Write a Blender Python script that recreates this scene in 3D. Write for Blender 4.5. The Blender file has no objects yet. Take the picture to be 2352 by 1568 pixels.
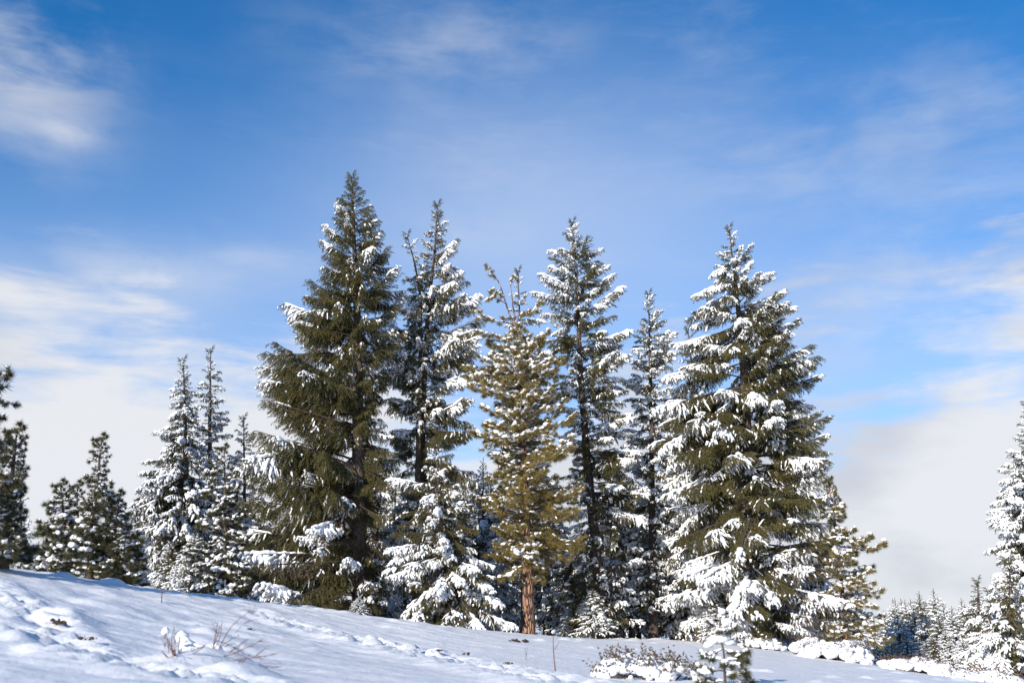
import bpy, math, random
import numpy as np
from mathutils import Vector

# ------------------------------------------------------------------ camera, sky, sun, exposure
sc = bpy.context.scene
COL = sc.collection
PITCH = math.radians(16.0)
EYE = 1.7
F = 35.0 / 36.0 * 2352.0

cam_d = bpy.data.cameras.new('camera')
cam_d.lens = 35.0
cam_d.sensor_width = 36.0
cam_d.clip_start = 0.1
cam_d.clip_end = 6000.0
cam_d.dof.use_dof = True
cam_d.dof.focus_distance = 31.0
cam_d.dof.aperture_fstop = 1.6
cam = bpy.data.objects.new('camera', cam_d)
COL.objects.link(cam)
cam.location = (0, 0, EYE)
cam.rotation_euler = (math.radians(90) + PITCH, 0, 0)
sc.camera = cam

SUN_EL = math.radians(20.0)
SUN_DIR = Vector((-0.50, -0.87, 0)).normalized()          # horizontal direction towards the sun
SUN_VEC = Vector((SUN_DIR.x * math.cos(SUN_EL), SUN_DIR.y * math.cos(SUN_EL), math.sin(SUN_EL)))
sun_d = bpy.data.lights.new('sun', 'SUN')
sun_d.energy = 5.0
sun_d.angle = math.radians(0.53)
sun_d.color = (1.0, 0.93, 0.82)
sun = bpy.data.objects.new('sun', sun_d)
COL.objects.link(sun)
sun.rotation_euler = SUN_VEC.to_track_quat('Z', 'Y').to_euler()
sun.location = (-20, -20, 30)

sc.view_settings.view_transform = 'Standard'
sc.view_settings.look = 'None'
sc.view_settings.exposure = 0.28
sc.view_settings.gamma = 1.0
sc.view_settings.use_curve_mapping = False

world = bpy.data.worlds.new('World')
sc.world = world
world.use_nodes = True


class NT:
    """small helper to write node trees"""
    def __init__(self, tree):
        self.t = tree
        tree.nodes.clear()

    def n(self, kind, **kw):
        nd = self.t.nodes.new(kind)
        for k, v in kw.items():
            setattr(nd, k, v)
        return nd

    def link(self, a, b):
        self.t.links.new(a, b)

    def put(self, sock, v):
        if hasattr(v, 'is_linked') or isinstance(v, bpy.types.NodeSocket):
            self.t.links.new(v, sock)
        else:
            sock.default_value = v

    def math(self, op, a, b=0.0, c=0.0, clamp=False):
        nd = self.n('ShaderNodeMath', operation=op, use_clamp=clamp)
        self.put(nd.inputs[0], a)
        self.put(nd.inputs[1], b)
        self.put(nd.inputs[2], c)
        return nd.outputs[0]

    def smooth(self, v, a, b, lo=0.0, hi=1.0):
        nd = self.n('ShaderNodeMapRange', interpolation_type='SMOOTHSTEP')
        self.put(nd.inputs['Value'], v)
        nd.inputs['From Min'].default_value = a
        nd.inputs['From Max'].default_value = b
        nd.inputs['To Min'].default_value = lo
        nd.inputs['To Max'].default_value = hi
        return nd.outputs[0]

    def noise(self, vec, scale, detail=4.0, rough=0.5, dist=0.0):
        nd = self.n('ShaderNodeTexNoise')
        if vec is not None:
            self.link(vec, nd.inputs['Vector'])
        nd.inputs['Scale'].default_value = scale
        nd.inputs['Detail'].default_value = detail
        nd.inputs['Roughness'].default_value = rough
        nd.inputs['Distortion'].default_value = dist
        return nd.outputs['Fac']

    def xyz(self, x, y, z):
        nd = self.n('ShaderNodeCombineXYZ')
        self.put(nd.inputs[0], x); self.put(nd.inputs[1], y); self.put(nd.inputs[2], z)
        return nd.outputs[0]

    def mix(self, f, a, b):
        nd = self.n('ShaderNodeMix', data_type='RGBA')
        self.put(nd.inputs['Factor'], f)
        self.put(nd.inputs['A'], a)
        self.put(nd.inputs['B'], b)
        return nd.outputs['Result']


def build_sky():
    w = NT(world.node_tree)
    tc = w.n('ShaderNodeTexCoord')
    sep = w.n('ShaderNodeSeparateXYZ')
    w.link(tc.outputs['Generated'], sep.inputs[0])
    x, y, z = sep.outputs
    az = w.math('ARCTAN2', x, y)                       # 0 = north (+Y), radians, right positive
    el = w.math('ARCSINE', z)
    sky = w.n('ShaderNodeTexSky', sky_type='NISHITA')
    sky.sun_disc = False
    sky.sun_elevation = SUN_EL
    sky.sun_rotation = math.atan2(SUN_DIR.x, SUN_DIR.y)
    sky.altitude = 1200.0
    sky.air_density = 1.0
    sky.dust_density = 0.4
    sky.ozone_density = 1.6
    hsv = w.n('ShaderNodeHueSaturation')
    hsv.inputs['Saturation'].default_value = 1.0
    tint = w.mix(1.0, sky.outputs[0], (0.16, 0.82, 1.33, 1))
    tint.node.blend_type = 'MULTIPLY'
    w.link(tint, hsv.inputs['Color'])
    bg = w.n('ShaderNodeBackground')
    w.link(hsv.outputs[0], bg.inputs[0])
    bg.inputs[1].default_value = 0.116
    # --- low cloud bank all round the horizon
    p1 = w.xyz(w.math('MULTIPLY', az, 1.0), 0.0, w.math('MULTIPLY', el, 1.9))
    n1 = w.noise(p1, 4.2, 6.0, 0.52, 0.25)
    p2 = w.xyz(w.math('MULTIPLY', az, 1.0), 3.7, w.math('MULTIPLY', el, 5.5))
    n2 = w.noise(p2, 6.5, 6.0, 0.6, 0.4)               # horizontal ripples
    # the bank stands a little higher in the east and north-west, lower straight ahead
    side = w.math('MULTIPLY', w.math('COSINE', w.math('MULTIPLY', w.math('SUBTRACT', az, 0.04), 6.0)), -0.035)
    edge = w.math('ADD', 0.262, side)
    h = w.math('SUBTRACT', edge, el)
    h = w.math('ADD', h, w.math('MULTIPLY', w.math('SUBTRACT', n1, 0.5), 0.42))
    h = w.math('ADD', h, w.math('MULTIPLY', w.math('SUBTRACT', n2, 0.5), 0.26))
    bank = w.smooth(h, -0.03, 0.095)
    # --- thin streaky veils higher up
    p3 = w.xyz(w.math('ADD', w.math('MULTIPLY', az, 1.0), w.math('MULTIPLY', el, 0.5)), 8.1, w.math('MULTIPLY', el, 3.6))
    n3 = w.noise(p3, 3.1, 8.0, 0.62, 0.5)
    n3b = w.noise(p3, 11.0, 5.0, 0.6, 0.3)
    veil = w.smooth(w.math('ADD', w.math('MULTIPLY', n3, 0.8), w.math('MULTIPLY', n3b, 0.2)), 0.50, 0.80)

    def blob(a0, e0, sa, se, amp):
        da = w.math('DIVIDE', w.math('SUBTRACT', az, a0), sa)
        de = w.math('DIVIDE', w.math('SUBTRACT', el, e0), se)
        r = w.math('ADD', w.math('MULTIPLY', da, da), w.math('MULTIPLY', de, de))
        return w.math('MULTIPLY', w.math('POWER', 2.718, w.math('MULTIPLY', r, -1.0)), amp)

    puff = None
    for b in SKY_PUFFS:
        o = blob(*b)
        puff = o if puff is None else w.math('ADD', puff, o)
    n4 = w.noise(w.xyz(az, 1.3, w.math('MULTIPLY', el, 1.8)), 5.5, 7.0, 0.55, 0.3)
    n5 = w.noise(w.xyz(az, 5.3, w.math('MULTIPLY', el, 5.0)), 8.0, 7.0, 0.6, 0.5)
    nn = w.math('ADD', w.math('MULTIPLY', n4, 0.72), w.math('MULTIPLY', n5, 0.28))
    puffs = w.math('MULTIPLY', puff, w.smooth(nn, 0.36, 0.66))
    a = w.math('MAXIMUM', bank, w.math('MULTIPLY', veil, 0.26))
    a = w.math('ADD', a, w.math('MULTIPLY', puffs, w.math('SUBTRACT', 1.0, a)), clamp=True)
    a = w.math('MULTIPLY', a, 0.97)
    # cloud tone: white puffs with grey-blue bellies
    n6 = w.noise(w.xyz(az, 11.0, w.math('MULTIPLY', el, 2.0)), 3.6, 5.0, 0.5, 0.2)
    tone = w.smooth(n6, 0.42, 0.60)
    east = w.smooth(az, 0.0, 0.5)
    tone = w.math('MULTIPLY', tone, w.math('ADD', 0.45, w.math('MULTIPLY', east, 0.55)))
    ccol = w.mix(tone, (0.68, 0.69, 0.72, 1), (0.49, 0.515, 0.575, 1))
    bgc = w.n('ShaderNodeBackground')
    w.link(ccol, bgc.inputs[0])
    bgc.inputs[1].default_value = 1.0
    mx = w.n('ShaderNodeMixShader')
    # the air whitens towards the horizon, and a pale glow painted ahead imitates a lens's brighter centre
    hz = w.math('ADD', w.smooth(el, 0.14, 0.50, 0.54, 0.0), blob(0.03, 0.42, 0.27, 0.12, 0.42), clamp=True)
    hz = w.math('MULTIPLY', hz, w.smooth(w.noise(tc.outputs['Generated'], 2.0, 2.0, 0.5), 0.0, 0.6, 0.8, 1.0))
    bgh = w.n('ShaderNodeBackground')
    bgh.inputs[0].default_value = (0.58, 0.64, 0.77, 1)
    mh = w.n('ShaderNodeMixShader')
    w.link(hz, mh.inputs[0]); w.link(bg.outputs[0], mh.inputs[1]); w.link(bgh.outputs[0], mh.inputs[2])
    w.link(a, mx.inputs[0]); w.link(mh.outputs[0], mx.inputs[1]); w.link(bgc.outputs[0], mx.inputs[2])
    out = w.n('ShaderNodeOutputWorld')
    w.link(mx.outputs[0], out.inputs[0])


def sky_ang(u, v):
    xc, yc = (u - 1176) / F, (784 - v) / F
    d = np.array([xc, math.cos(PITCH) - yc * math.sin(PITCH), math.sin(PITCH) + yc * math.cos(PITCH)])
    d /= np.linalg.norm(d)
    return math.atan2(d[0], d[1]), math.asin(d[2])


def puff_at(u, v, su, sv, amp):
    a, e = sky_ang(u, v)
    return (a, e, su / F, sv / F, amp)


SKY_PUFFS = [puff_at(60, 190, 190, 150, 0.62), puff_at(20, 60, 160, 80, 0.3), puff_at(160, 310, 60, 30, 0.3),
             puff_at(950, 110, 330, 80, 0.30), puff_at(1150, 60, 260, 90, 0.12),
             puff_at(1750, 380, 230, 90, 0.32), puff_at(2150, 260, 260, 130, 0.36), puff_at(2200, 560, 260, 160, 0.42),
             puff_at(350, 620, 260, 60, 0.40), puff_at(150, 720, 240, 80, 0.5), puff_at(620, 590, 130, 35, 0.35),
             puff_at(1100, 540, 120, 45, 0.32), puff_at(2050, 660, 300, 60, 0.35), puff_at(1950, 800, 260, 60, 0.4),
             puff_at(1000, 330, 500, 180, 0.10)]
build_sky()

# ------------------------------------------------------------------ small tools
RNG = np.random.default_rng(7)
random.seed(7)


def P(u, v, d):
    """point of the vertical plane y = d that the photograph shows at (u, v)"""
    xc, yc = (u - 1176) / F, (784 - v) / F
    dy = math.cos(PITCH) - yc * math.sin(PITCH)
    dz = math.sin(PITCH) + yc * math.cos(PITCH)
    return np.array([xc / dy * d, d, EYE + dz / dy * d])


def mesh_from(name, V, Q, mats, midx=None, smooth=None):
    """V (n,3); Q list of (m,3) or (m,4) index arrays"""
    me = bpy.data.meshes.new(name)
    V = np.asarray(V, dtype=np.float32)
    Q = [np.asarray(q, dtype=np.int32) for q in Q if len(q)]
    nl = sum(q.size for q in Q)
    nf = sum(len(q) for q in Q)
    me.vertices.add(len(V))
    me.vertices.foreach_set('co', V.ravel())
    me.loops.add(nl)
    me.loops.foreach_set('vertex_index', np.concatenate([q.ravel() for q in Q]))
    me.polygons.add(nf)
    tot = np.concatenate([np.full(len(q), q.shape[1], dtype=np.int32) for q in Q])
    st = np.concatenate([[0], np.cumsum(tot)[:-1]]).astype(np.int32)
    me.polygons.foreach_set('loop_start', st)
    me.polygons.foreach_set('loop_total', tot)
    for m in mats:
        me.materials.append(m)
    if midx is not None:
        me.polygons.foreach_set('material_index', np.concatenate([np.full(len(q), m, dtype=np.int32) for q, m in zip(Q, midx)]))
    if smooth is None:
        smooth = [True] * len(Q)
    me.polygons.foreach_set('use_smooth', np.concatenate([np.full(len(q), s, dtype=bool) for q, s in zip(Q, smooth)]))
    me.update(calc_edges=True)
    me.validate()
    return me


class Acc:
    """collects geometry by material slot"""
    def __init__(self):
        self.V = []; self.Q = []; self.m = []; self.s = []; self.n = 0

    def add(self, V, Q, m=0, smooth=True):
        if len(V) == 0 or len(Q) == 0:
            return
        self.V.append(np.asarray(V, dtype=np.float32).reshape(-1, 3))
        self.Q.append(np.asarray(Q, dtype=np.int32) + self.n)
        self.m.append(m); self.s.append(smooth)
        self.n += len(self.V[-1])

    def mesh(self, name, mats):
        return mesh_from(name, np.concatenate(self.V), self.Q, mats, self.m, self.s)


def norm(a):
    return a / np.maximum(np.linalg.norm(a, axis=-1, keepdims=True), 1e-9)


def tubes(C, R, M, up=(0, 0, 1), squash=1.0, cap=False):
    """C (N,K,3) centre lines, R (N,K) radii -> verts, quads of N tubes"""
    C = np.asarray(C, dtype=float); R = np.asarray(R, dtype=float)
    N, K, _ = C.shape
    D = np.empty_like(C)
    D[:, 1:-1] = C[:, 2:] - C[:, :-2]
    D[:, 0] = C[:, 1] - C[:, 0]
    D[:, -1] = C[:, -1] - C[:, -2]
    D = norm(D)
    upv = np.broadcast_to(np.asarray(up, float), D.shape).copy()
    par = np.abs(D[..., 2]) > 0.93
    upv[par] = (0, 1, 0)
    S = norm(np.cross(D, upv))
    U = np.cross(S, D)
    th = np.arange(M) / M * 2 * np.pi
    V = C[:, :, None, :] + R[:, :, None, None] * (np.cos(th)[None, None, :, None] * S[:, :, None, :] +
                                                  squash * np.sin(th)[None, None, :, None] * U[:, :, None, :])
    idx = np.arange(N * K * M).reshape(N, K, M)
    a = idx[:, :-1]; b = idx[:, 1:]
    q = np.stack([a, np.roll(a, -1, axis=2), np.roll(b, -1, axis=2), b], axis=-1).reshape(-1, 4)
    return V.reshape(-1, 3), q


def vnoise(x, y, seed=0):
    """smooth value noise on arrays, 0..1"""
    xi = np.floor(x).astype(np.int64); yi = np.floor(y).astype(np.int64)
    fx = x - xi; fy = y - yi
    fx = fx * fx * fx * (fx * (fx * 6 - 15) + 10); fy = fy * fy * fy * (fy * (fy * 6 - 15) + 10)

    def h(a, b):
        n = (a * 374761393 + b * 668265263 + seed * 1442695041) & 0xFFFFFFFF
        n = ((n ^ (n >> 13)) * 1274126177) & 0xFFFFFFFF
        n = ((n ^ (n >> 16)) * 2246822519) & 0xFFFFFFFF
        return ((n ^ (n >> 15)) & 0xFFFFFF) / float(0xFFFFFF)
    return (h(xi, yi) * (1 - fx) + h(xi + 1, yi) * fx) * (1 - fy) + (h(xi, yi + 1) * (1 - fx) + h(xi + 1, yi + 1) * fx) * fy


def fbm(x, y, seed=0, octv=3, gain=0.5):
    s = 0; a = 1; t = 0
    for o in range(octv):
        s = s + a * (vnoise(x * 2 ** o + 17.3 * o, y * 2 ** o - 9.1 * o, seed + o) - 0.5)
        t += a; a *= gain
    return s / t


# ------------------------------------------------------------------ materials
def new_mat(name):
    m = bpy.data.materials.new(name)
    m.use_nodes = True
    return m, NT(m.node_tree)


def mat_snow(name, col, bump_scale, bump_dist, dirt=None):
    m, t = new_mat(name)
    tc = t.n('ShaderNodeTexCoord')
    bs = t.n('ShaderNodeBsdfPrincipled')
    n1 = t.noise(tc.outputs['Object'], bump_scale, 6.0, 0.6)
    bp = t.n('ShaderNodeBump')
    bp.inputs['Strength'].default_value = 0.6
    bp.inputs['Distance'].default_value = bump_dist
    t.link(n1, bp.inputs['Height'])
    t.link(bp.outputs[0], bs.inputs['Normal'])
    n2 = t.noise(tc.outputs['Object'], bump_scale * 0.17, 3.0, 0.5)
    c = t.mix(t.smooth(n2, 0.3, 0.7), (col[0], col[1], col[2], 1), (col[0] * 0.96, col[1] * 0.97, col[2] * 0.99, 1))
    t.put(bs.inputs['Base Color'], c)
    bs.inputs['Roughness'].default_value = 0.55
    bs.inputs['Specular IOR Level'].default_value = 0.25
    o = t.n('ShaderNodeOutputMaterial')
    t.link(bs.outputs[0], o.inputs[0])
    return m


def mat_needles(name, c0, c1, c2, trans=0.22):
    m, t = new_mat(name)
    oi = t.n('ShaderNodeObjectInfo')
    geo = t.n('ShaderNodeNewGeometry')
    tc = t.n('ShaderNodeTexCoord')
    r = t.math('FRACT', t.math('MULTIPLY', oi.outputs['Random'], 7.13))
    col = t.mix(r, (*c0, 1), (*c1, 1))
    n = t.noise(tc.outputs['Object'], 5.0, 3.0, 0.6)
    col = t.mix(t.smooth(n, 0.42, 0.75), col, (*c2, 1))
    isl = t.math('ADD', 0.65, t.math('MULTIPLY', geo.outputs['Random Per Island'], 0.7))
    vm = t.n('ShaderNodeVectorMath', operation='SCALE')
    t.link(col, vm.inputs[0]); t.link(isl, vm.inputs['Scale'])
    df = t.n('ShaderNodeBsdfPrincipled')
    t.link(vm.outputs[0], df.inputs['Base Color'])
    df.inputs['Roughness'].default_value = 0.5
    df.inputs['Specular IOR Level'].default_value = 0.35
    tr = t.n('ShaderNodeBsdfTranslucent')
    t.link(vm.outputs[0], tr.inputs[0])
    mx = t.n('ShaderNodeMixShader')
    mx.inputs[0].default_value = trans
    t.link(df.outputs[0], mx.inputs[1]); t.link(tr.outputs[0], mx.inputs[2])
    o = t.n('ShaderNodeOutputMaterial')
    t.link(mx.outputs[0], o.inputs[0])
    return m


def mat_bark(name, c0, c1, zs=0.22, scale=26.0, bump=0.012):
    m, t = new_mat(name)
    tc = t.n('ShaderNodeTexCoord')
    mp = t.n('ShaderNodeMapping')
    mp.inputs['Scale'].default_value = (1, 1, zs)
    t.link(tc.outputs['Object'], mp.inputs[0])
    v = t.n('ShaderNodeTexVoronoi', feature='DISTANCE_TO_EDGE')
    v.inputs['Scale'].default_value = scale
    nz = t.n('ShaderNodeTexNoise')
    nz.inputs['Scale'].default_value = scale * 0.7
    nz.inputs['Detail'].default_value = 5
    t.link(mp.outputs[0], nz.inputs['Vector'])
    add = t.n('ShaderNodeVectorMath', operation='MULTIPLY_ADD')
    t.link(nz.outputs['Color'], add.inputs[0])
    add.inputs[1].default_value = (0.05, 0.05, 0.05)
    t.link(mp.outputs[0], add.inputs[2])
    t.link(add.outputs[0], v.inputs['Vector'])
    crack = t.smooth(v.outputs['Distance'], 0.0, 0.22)
    hh = t.math('ADD', t.math('MULTIPLY', crack, 0.7), t.math('MULTIPLY', nz.outputs['Fac'], 0.5))
    col = t.mix(t.smooth(hh, 0.3, 1.0), (*c0, 1), (*c1, 1))
    bs = t.n('ShaderNodeBsdfPrincipled')
    t.put(bs.inputs['Base Color'], col)
    bs.inputs['Roughness'].default_value = 0.9
    bp = t.n('ShaderNodeBump')
    bp.inputs['Strength'].default_value = 0.9
    bp.inputs['Distance'].default_value = bump
    t.link(hh, bp.inputs['Height'])
    t.link(bp.outputs[0], bs.inputs['Normal'])
    o = t.n('ShaderNodeOutputMaterial')
    t.link(bs.outputs[0], o.inputs[0])
    return m


M_GROUND = mat_snow('snow_ground', (0.845, 0.84, 0.845), 9.0, 0.03)
M_SNOW = mat_snow('snow_on_boughs', (0.88, 0.885, 0.90), 22.0, 0.02)
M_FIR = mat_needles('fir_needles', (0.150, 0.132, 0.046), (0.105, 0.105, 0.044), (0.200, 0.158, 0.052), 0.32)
M_FIRDARK = mat_needles('shaded_fir_needles', (0.085, 0.086, 0.038), (0.064, 0.070, 0.034), (0.115, 0.100, 0.038))  # darker copy of the fir needles, shade put into the colour
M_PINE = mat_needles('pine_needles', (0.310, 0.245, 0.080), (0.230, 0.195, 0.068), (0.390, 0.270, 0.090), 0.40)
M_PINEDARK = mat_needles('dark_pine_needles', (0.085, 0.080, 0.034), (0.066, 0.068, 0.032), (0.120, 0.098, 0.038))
M_RUST = mat_needles('dead_needles', (0.22, 0.085, 0.035), (0.18, 0.075, 0.035), (0.25, 0.11, 0.04))
M_TWIG = mat_bark('twig_bark', (0.045, 0.034, 0.028), (0.11, 0.088, 0.072), 1.0, 40.0, 0.003)
M_BARK = mat_bark('fir_bark', (0.045, 0.032, 0.026), (0.150, 0.110, 0.085))
M_PBARK = mat_bark('pine_bark', (0.030, 0.017, 0.013), (0.36, 0.20, 0.13), 0.22, 15.0, 0.03)
M_STEM = mat_bark('weed_stem', (0.09, 0.045, 0.035), (0.22, 0.11, 0.075), 1.0, 60.0, 0.001)
M_LEAF = mat_needles('shrub_leaves', (0.10, 0.075, 0.035), (0.14, 0.075, 0.04), (0.18, 0.09, 0.04))
M_DIRT = mat_bark('bare_soil', (0.03, 0.018, 0.014), (0.10, 0.055, 0.04), 1.0, 14.0, 0.02)

# ------------------------------------------------------------------ the snow-covered ground
CTRL = [P(-250, 1262, 18), P(0, 1305, 20), P(300, 1345, 22), P(600, 1386, 25), P(930, 1432, 28), P(1215, 1472, 32), P(1480, 1468, 32),
        P(1800, 1492, 31), P(2100, 1545, 30), P(2352, 1600, 30), P(2700, 1640, 30),
        P(-200, 1568, 5.5), P(0, 1568, 6.5), P(300, 1568, 7.6), P(700, 1568, 9), P(1200, 1568, 11.5), P(1700, 1568, 13), P(2352, 1580, 17),
        P(150, 1425, 12.5), P(800, 1480, 17), P(1450, 1510, 20),
        np.array([-18, 30, 2.2]), np.array([-11, 31, 1.8]), np.array([-5, 36, 1.5]), np.array([3, 40, 1.0]), np.array([14, 42, -0.2]),
        np.array([-30, 45, 1.5]), np.array([-12, 50, 0.6]), np.array([5, 55, -0.2]), np.array([28, 45, -1.4]), np.array([40, 70, -2.8]),
        np.array([0, 80, -2.4]), np.array([-40, 80, -1.8]), np.array([-6, 0, 0.5]), np.array([6, 0, 0.1]), np.array([0, 0, 0.15]),
        np.array([-20, 5, 2.0]), np.array([20, 5, -0.4]), np.array([-30, 20, 3.0]), np.array([30, 25, -1.4]), np.array([0, -15, -0.1])]
CP = np.array(CTRL)


def _tps_fit():
    X = CP[:, :2]; n = len(X)
    r = np.linalg.norm(X[:, None] - X[None], axis=2)
    K = np.where(r > 0, r * r * np.log(np.maximum(r, 1e-9)), 0)
    K += np.eye(n) * 0.6
    Pm = np.c_[np.ones(n), X]
    A = np.block([[K, Pm], [Pm.T, np.zeros((3, 3))]])
    return np.linalg.solve(A, np.r_[CP[:, 2], 0, 0, 0])


TPS = _tps_fit()


def base_z(x, y):
    x = np.asarray(x, float); y = np.asarray(y, float)
    z = TPS[-3] + TPS[-2] * x + TPS[-1] * y
    for i in range(len(CP)):
        r2 = (x - CP[i, 0]) ** 2 + (y - CP[i, 1]) ** 2
        z = z + TPS[i] * 0.5 * r2 * np.log(np.maximum(r2, 1e-12))
    # ease into wide flat country far away
    d = np.hypot(x, y - 25)
    k = np.clip((d - 42) / 50, 0, 1); k = k * k * (3 - 2 * k)
    far = -4.0 + 2.0 * fbm(x / 160.0, y / 160.0, 5, 2)
    return z * (1 - k) + far * k


MOUNDS = []
for u, v, d, r, h in [(148, 1336, 19.2, 0.24, 0.13), (258, 1360, 20.3, 0.24, 0.14), (715, 1402, 25.6, 0.35, 0.14), (945, 1450, 27.8, 0.28, 0.18),
                      (975, 1452, 28.2, 0.25, 0.12), (1420, 1472, 31.2, 0.22, 0.10), (1395, 1473, 31.3, 0.16, 0.08), (1456, 1475, 31.2, 0.20, 0.08),
                      (1508, 1476, 31.0, 0.25, 0.08), (165, 1430, 12.6, 0.38, 0.16), (30, 1398, 13.5, 0.3, 0.08), (20, 1465, 9.6, 0.3, 0.08),
                      (255, 1395, 15.5, 0.5, 0.10), (1300, 1500, 24.5, 0.15, 0.08), (1330, 1500, 24, 0.13, 0.05), (2000, 1545, 22, 0.3, 0.07),
                      (540, 1440, 16.0, 0.3, 0.12), (500, 1520, 10.2, 0.36, 0.20), (430, 1530, 9.8, 0.3, 0.16), (560, 1550, 9.2, 0.32, 0.16),
                      (470, 1478, 12.2, 0.25, 0.14), (505, 1490, 11.6, 0.25, 0.14), (550, 1470, 12.6, 0.2, 0.1), (620, 1405, 20.0, 0.3, 0.08)]:
    p = P(u, v, d)
    MOUNDS.append((p[0], p[1], r, h))
_r = np.random.default_rng(41)
for _ in range(110):                       # small lumps of snow that slid off the trees
    u = _r.uniform(0, 2250); d = _r.uniform(9, 30)
    p = P(u, 1500, d)
    MOUNDS.append((p[0], p[1], _r.uniform(0.06, 0.2), _r.uniform(0.02, 0.08)))
TRACKS = [([(-60, 1385, 15), (60, 1425, 12.0), (150, 1470, 9.8), (260, 1510, 9.0), (370, 1545, 8.6), (520, 1590, 8.2)], 0.42),
          ([(860, 1490, 17), (1000, 1510, 15.5), (1090, 1530, 14.3), (1200, 1560, 12.6), (1300, 1590, 11.5)], 0.55),
          ([(600, 1420, 19), (800, 1470, 17.5), (960, 1500, 16.2)], 0.35)]


def seg_dist(x, y, pts):
    d = np.full(x.shape, 1e9)
    for (ax, ay), (bx, by) in zip(pts[:-1], pts[1:]):
        vx, vy = bx - ax, by - ay
        t = np.clip(((x - ax) * vx + (y - ay) * vy) / (vx * vx + vy * vy), 0, 1)
        d = np.minimum(d, np.hypot(x - ax - t * vx, y - ay - t * vy))
    return d


TRK = [([tuple(P(*q)[:2]) for q in pts], w) for pts, w in TRACKS]


def detail_z(x, y):
    near = np.clip((70 - np.hypot(x, y)) / 30, 0, 1)
    left = np.clip((2.0 - x) / 6.0, 0.25, 1.0)
    ca, sa = math.cos(0.5), math.sin(0.5)
    a = x * ca - y * sa; b = x * sa + y * ca         # a runs down the fall line
    z = 0.13 * fbm(a / 2.6, b / 1.0, 11, 2) * left
    z += 0.10 * fbm(a / 0.95, b / 0.36, 12, 3, 0.6) * left
    z += 0.045 * fbm(x / 0.25, y / 0.25, 13, 2) * (0.4 + left * 0.6)
    # dimpled crust in patches
    patch = np.clip(fbm(x / 3.0, y / 3.0, 21, 2) * 4 + 0.3, 0, 1)
    c = vnoise(x / 0.30, y / 0.30, 22)
    z += 0.055 * patch * np.clip(c - 0.5, 0, 1) * 2 * left
    for mx, my, r, h in MOUNDS:
        q = ((x - mx) ** 2 + (y - my) ** 2) / (r * r)
        s = q < 9
        z[s] += h * np.exp(-q[s] ** 1.5)
    for pts, w in TRK:
        d = seg_dist(x, y, pts)
        k = np.exp(-(d / w) ** 2)
        lump = np.abs(fbm(x / 0.22, y / 0.22, 31, 3)) * 2
        z += k * (np.clip(lump, 0, 0.5) * 0.36 - 0.06)
        z += 0.07 * np.exp(-((d - w * 1.1) / (w * 0.45)) ** 2)
    return z * near * 0.66


def ground_z(x, y):
    return float(base_z(np.array([x]), np.array([y]))[0] + detail_z(np.array([float(x)]), np.array([float(y)]))[0])


def axis(lo, hi, step, far_lo, far_hi):
    a = list(np.arange(lo, hi, step))
    s = step; v = lo
    left = []
    while v > far_lo:
        s *= 1.16; v -= s; left.append(v)
    s = step; v = a[-1]
    right = []
    while v < far_hi:
        s *= 1.16; v += s; right.append(v)
    return np.array(left[::-1] + a + right)


gx = axis(-13.5, 16.0, 0.07, -1800, 1800)
gy = axis(4.5, 33.5, 0.075, -400, 3000)
GX, GY = np.meshgrid(gx, gy)
GZ = base_z(GX, GY) + detail_z(GX.copy(), GY.copy())
idx = np.arange(GX.size).reshape(GX.shape)
q = np.stack([idx[:-1, :-1], idx[:-1, 1:], idx[1:, 1:], idx[1:, :-1]], axis=-1).reshape(-1, 4)
gm = mesh_from('ground', np.stack([GX, GY, GZ], -1).reshape(-1, 3), [q], [M_GROUND])
ground = bpy.data.objects.new('ground', gm)
COL.objects.link(ground)
ground['kind'] = 'structure'


# ------------------------------------------------------------------ boughs
def polys(base, d0, ln, sag, K, curl=None):
    """centre lines: N twigs from base along d0, length ln, sagging by sag*ln*t^2"""
    t = np.linspace(0, 1, K)[None, :, None]
    C = base[:, None, :] + d0[:, None, :] * ln[:, None, None] * t
    C[:, :, 2] -= (sag * ln)[:, None] * (t[:, :, 0] ** 2)
    if curl is not None:
        C[:, :, 2] += (curl * ln)[:, None] * (t[:, :, 0] ** 4)
    return C


def sample(C, t):
    """points and tangents at t (N,S) along centre lines C (N,K,3)"""
    N, K, _ = C.shape
    f = np.clip(t, 0, 0.9999) * (K - 1)
    i = np.floor(f).astype(int)
    w = (f - i)[..., None]
    n = np.arange(N)[:, None]
    a = C[n, i]; b = C[n, np.minimum(i + 1, K - 1)]
    return a * (1 - w) + b * w, norm(b - a)


def needles(acc, pos, tan, ln, wd, m, rng, fwd=0.6, jit=0.3, downbias=0.0):
    n = len(pos)
    if n == 0:
        return
    r = rng.normal(size=(n, 3)); r -= (r * tan).sum(1, keepdims=True) * tan
    r = norm(r)
    d = norm(tan * fwd + r + rng.normal(size=(n, 3)) * jit + np.array([0, 0, -downbias]))
    s = norm(np.cross(d, rng.normal(size=(n, 3))))
    L = ln * rng.uniform(0.7, 1.25, size=(n, 1))
    V = np.stack([pos - s * wd * 0.5, pos + s * wd * 0.5, pos + d * L], axis=1)
    acc.add(V.reshape(-1, 3), np.arange(3 * n).reshape(n, 3), m, False)


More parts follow.
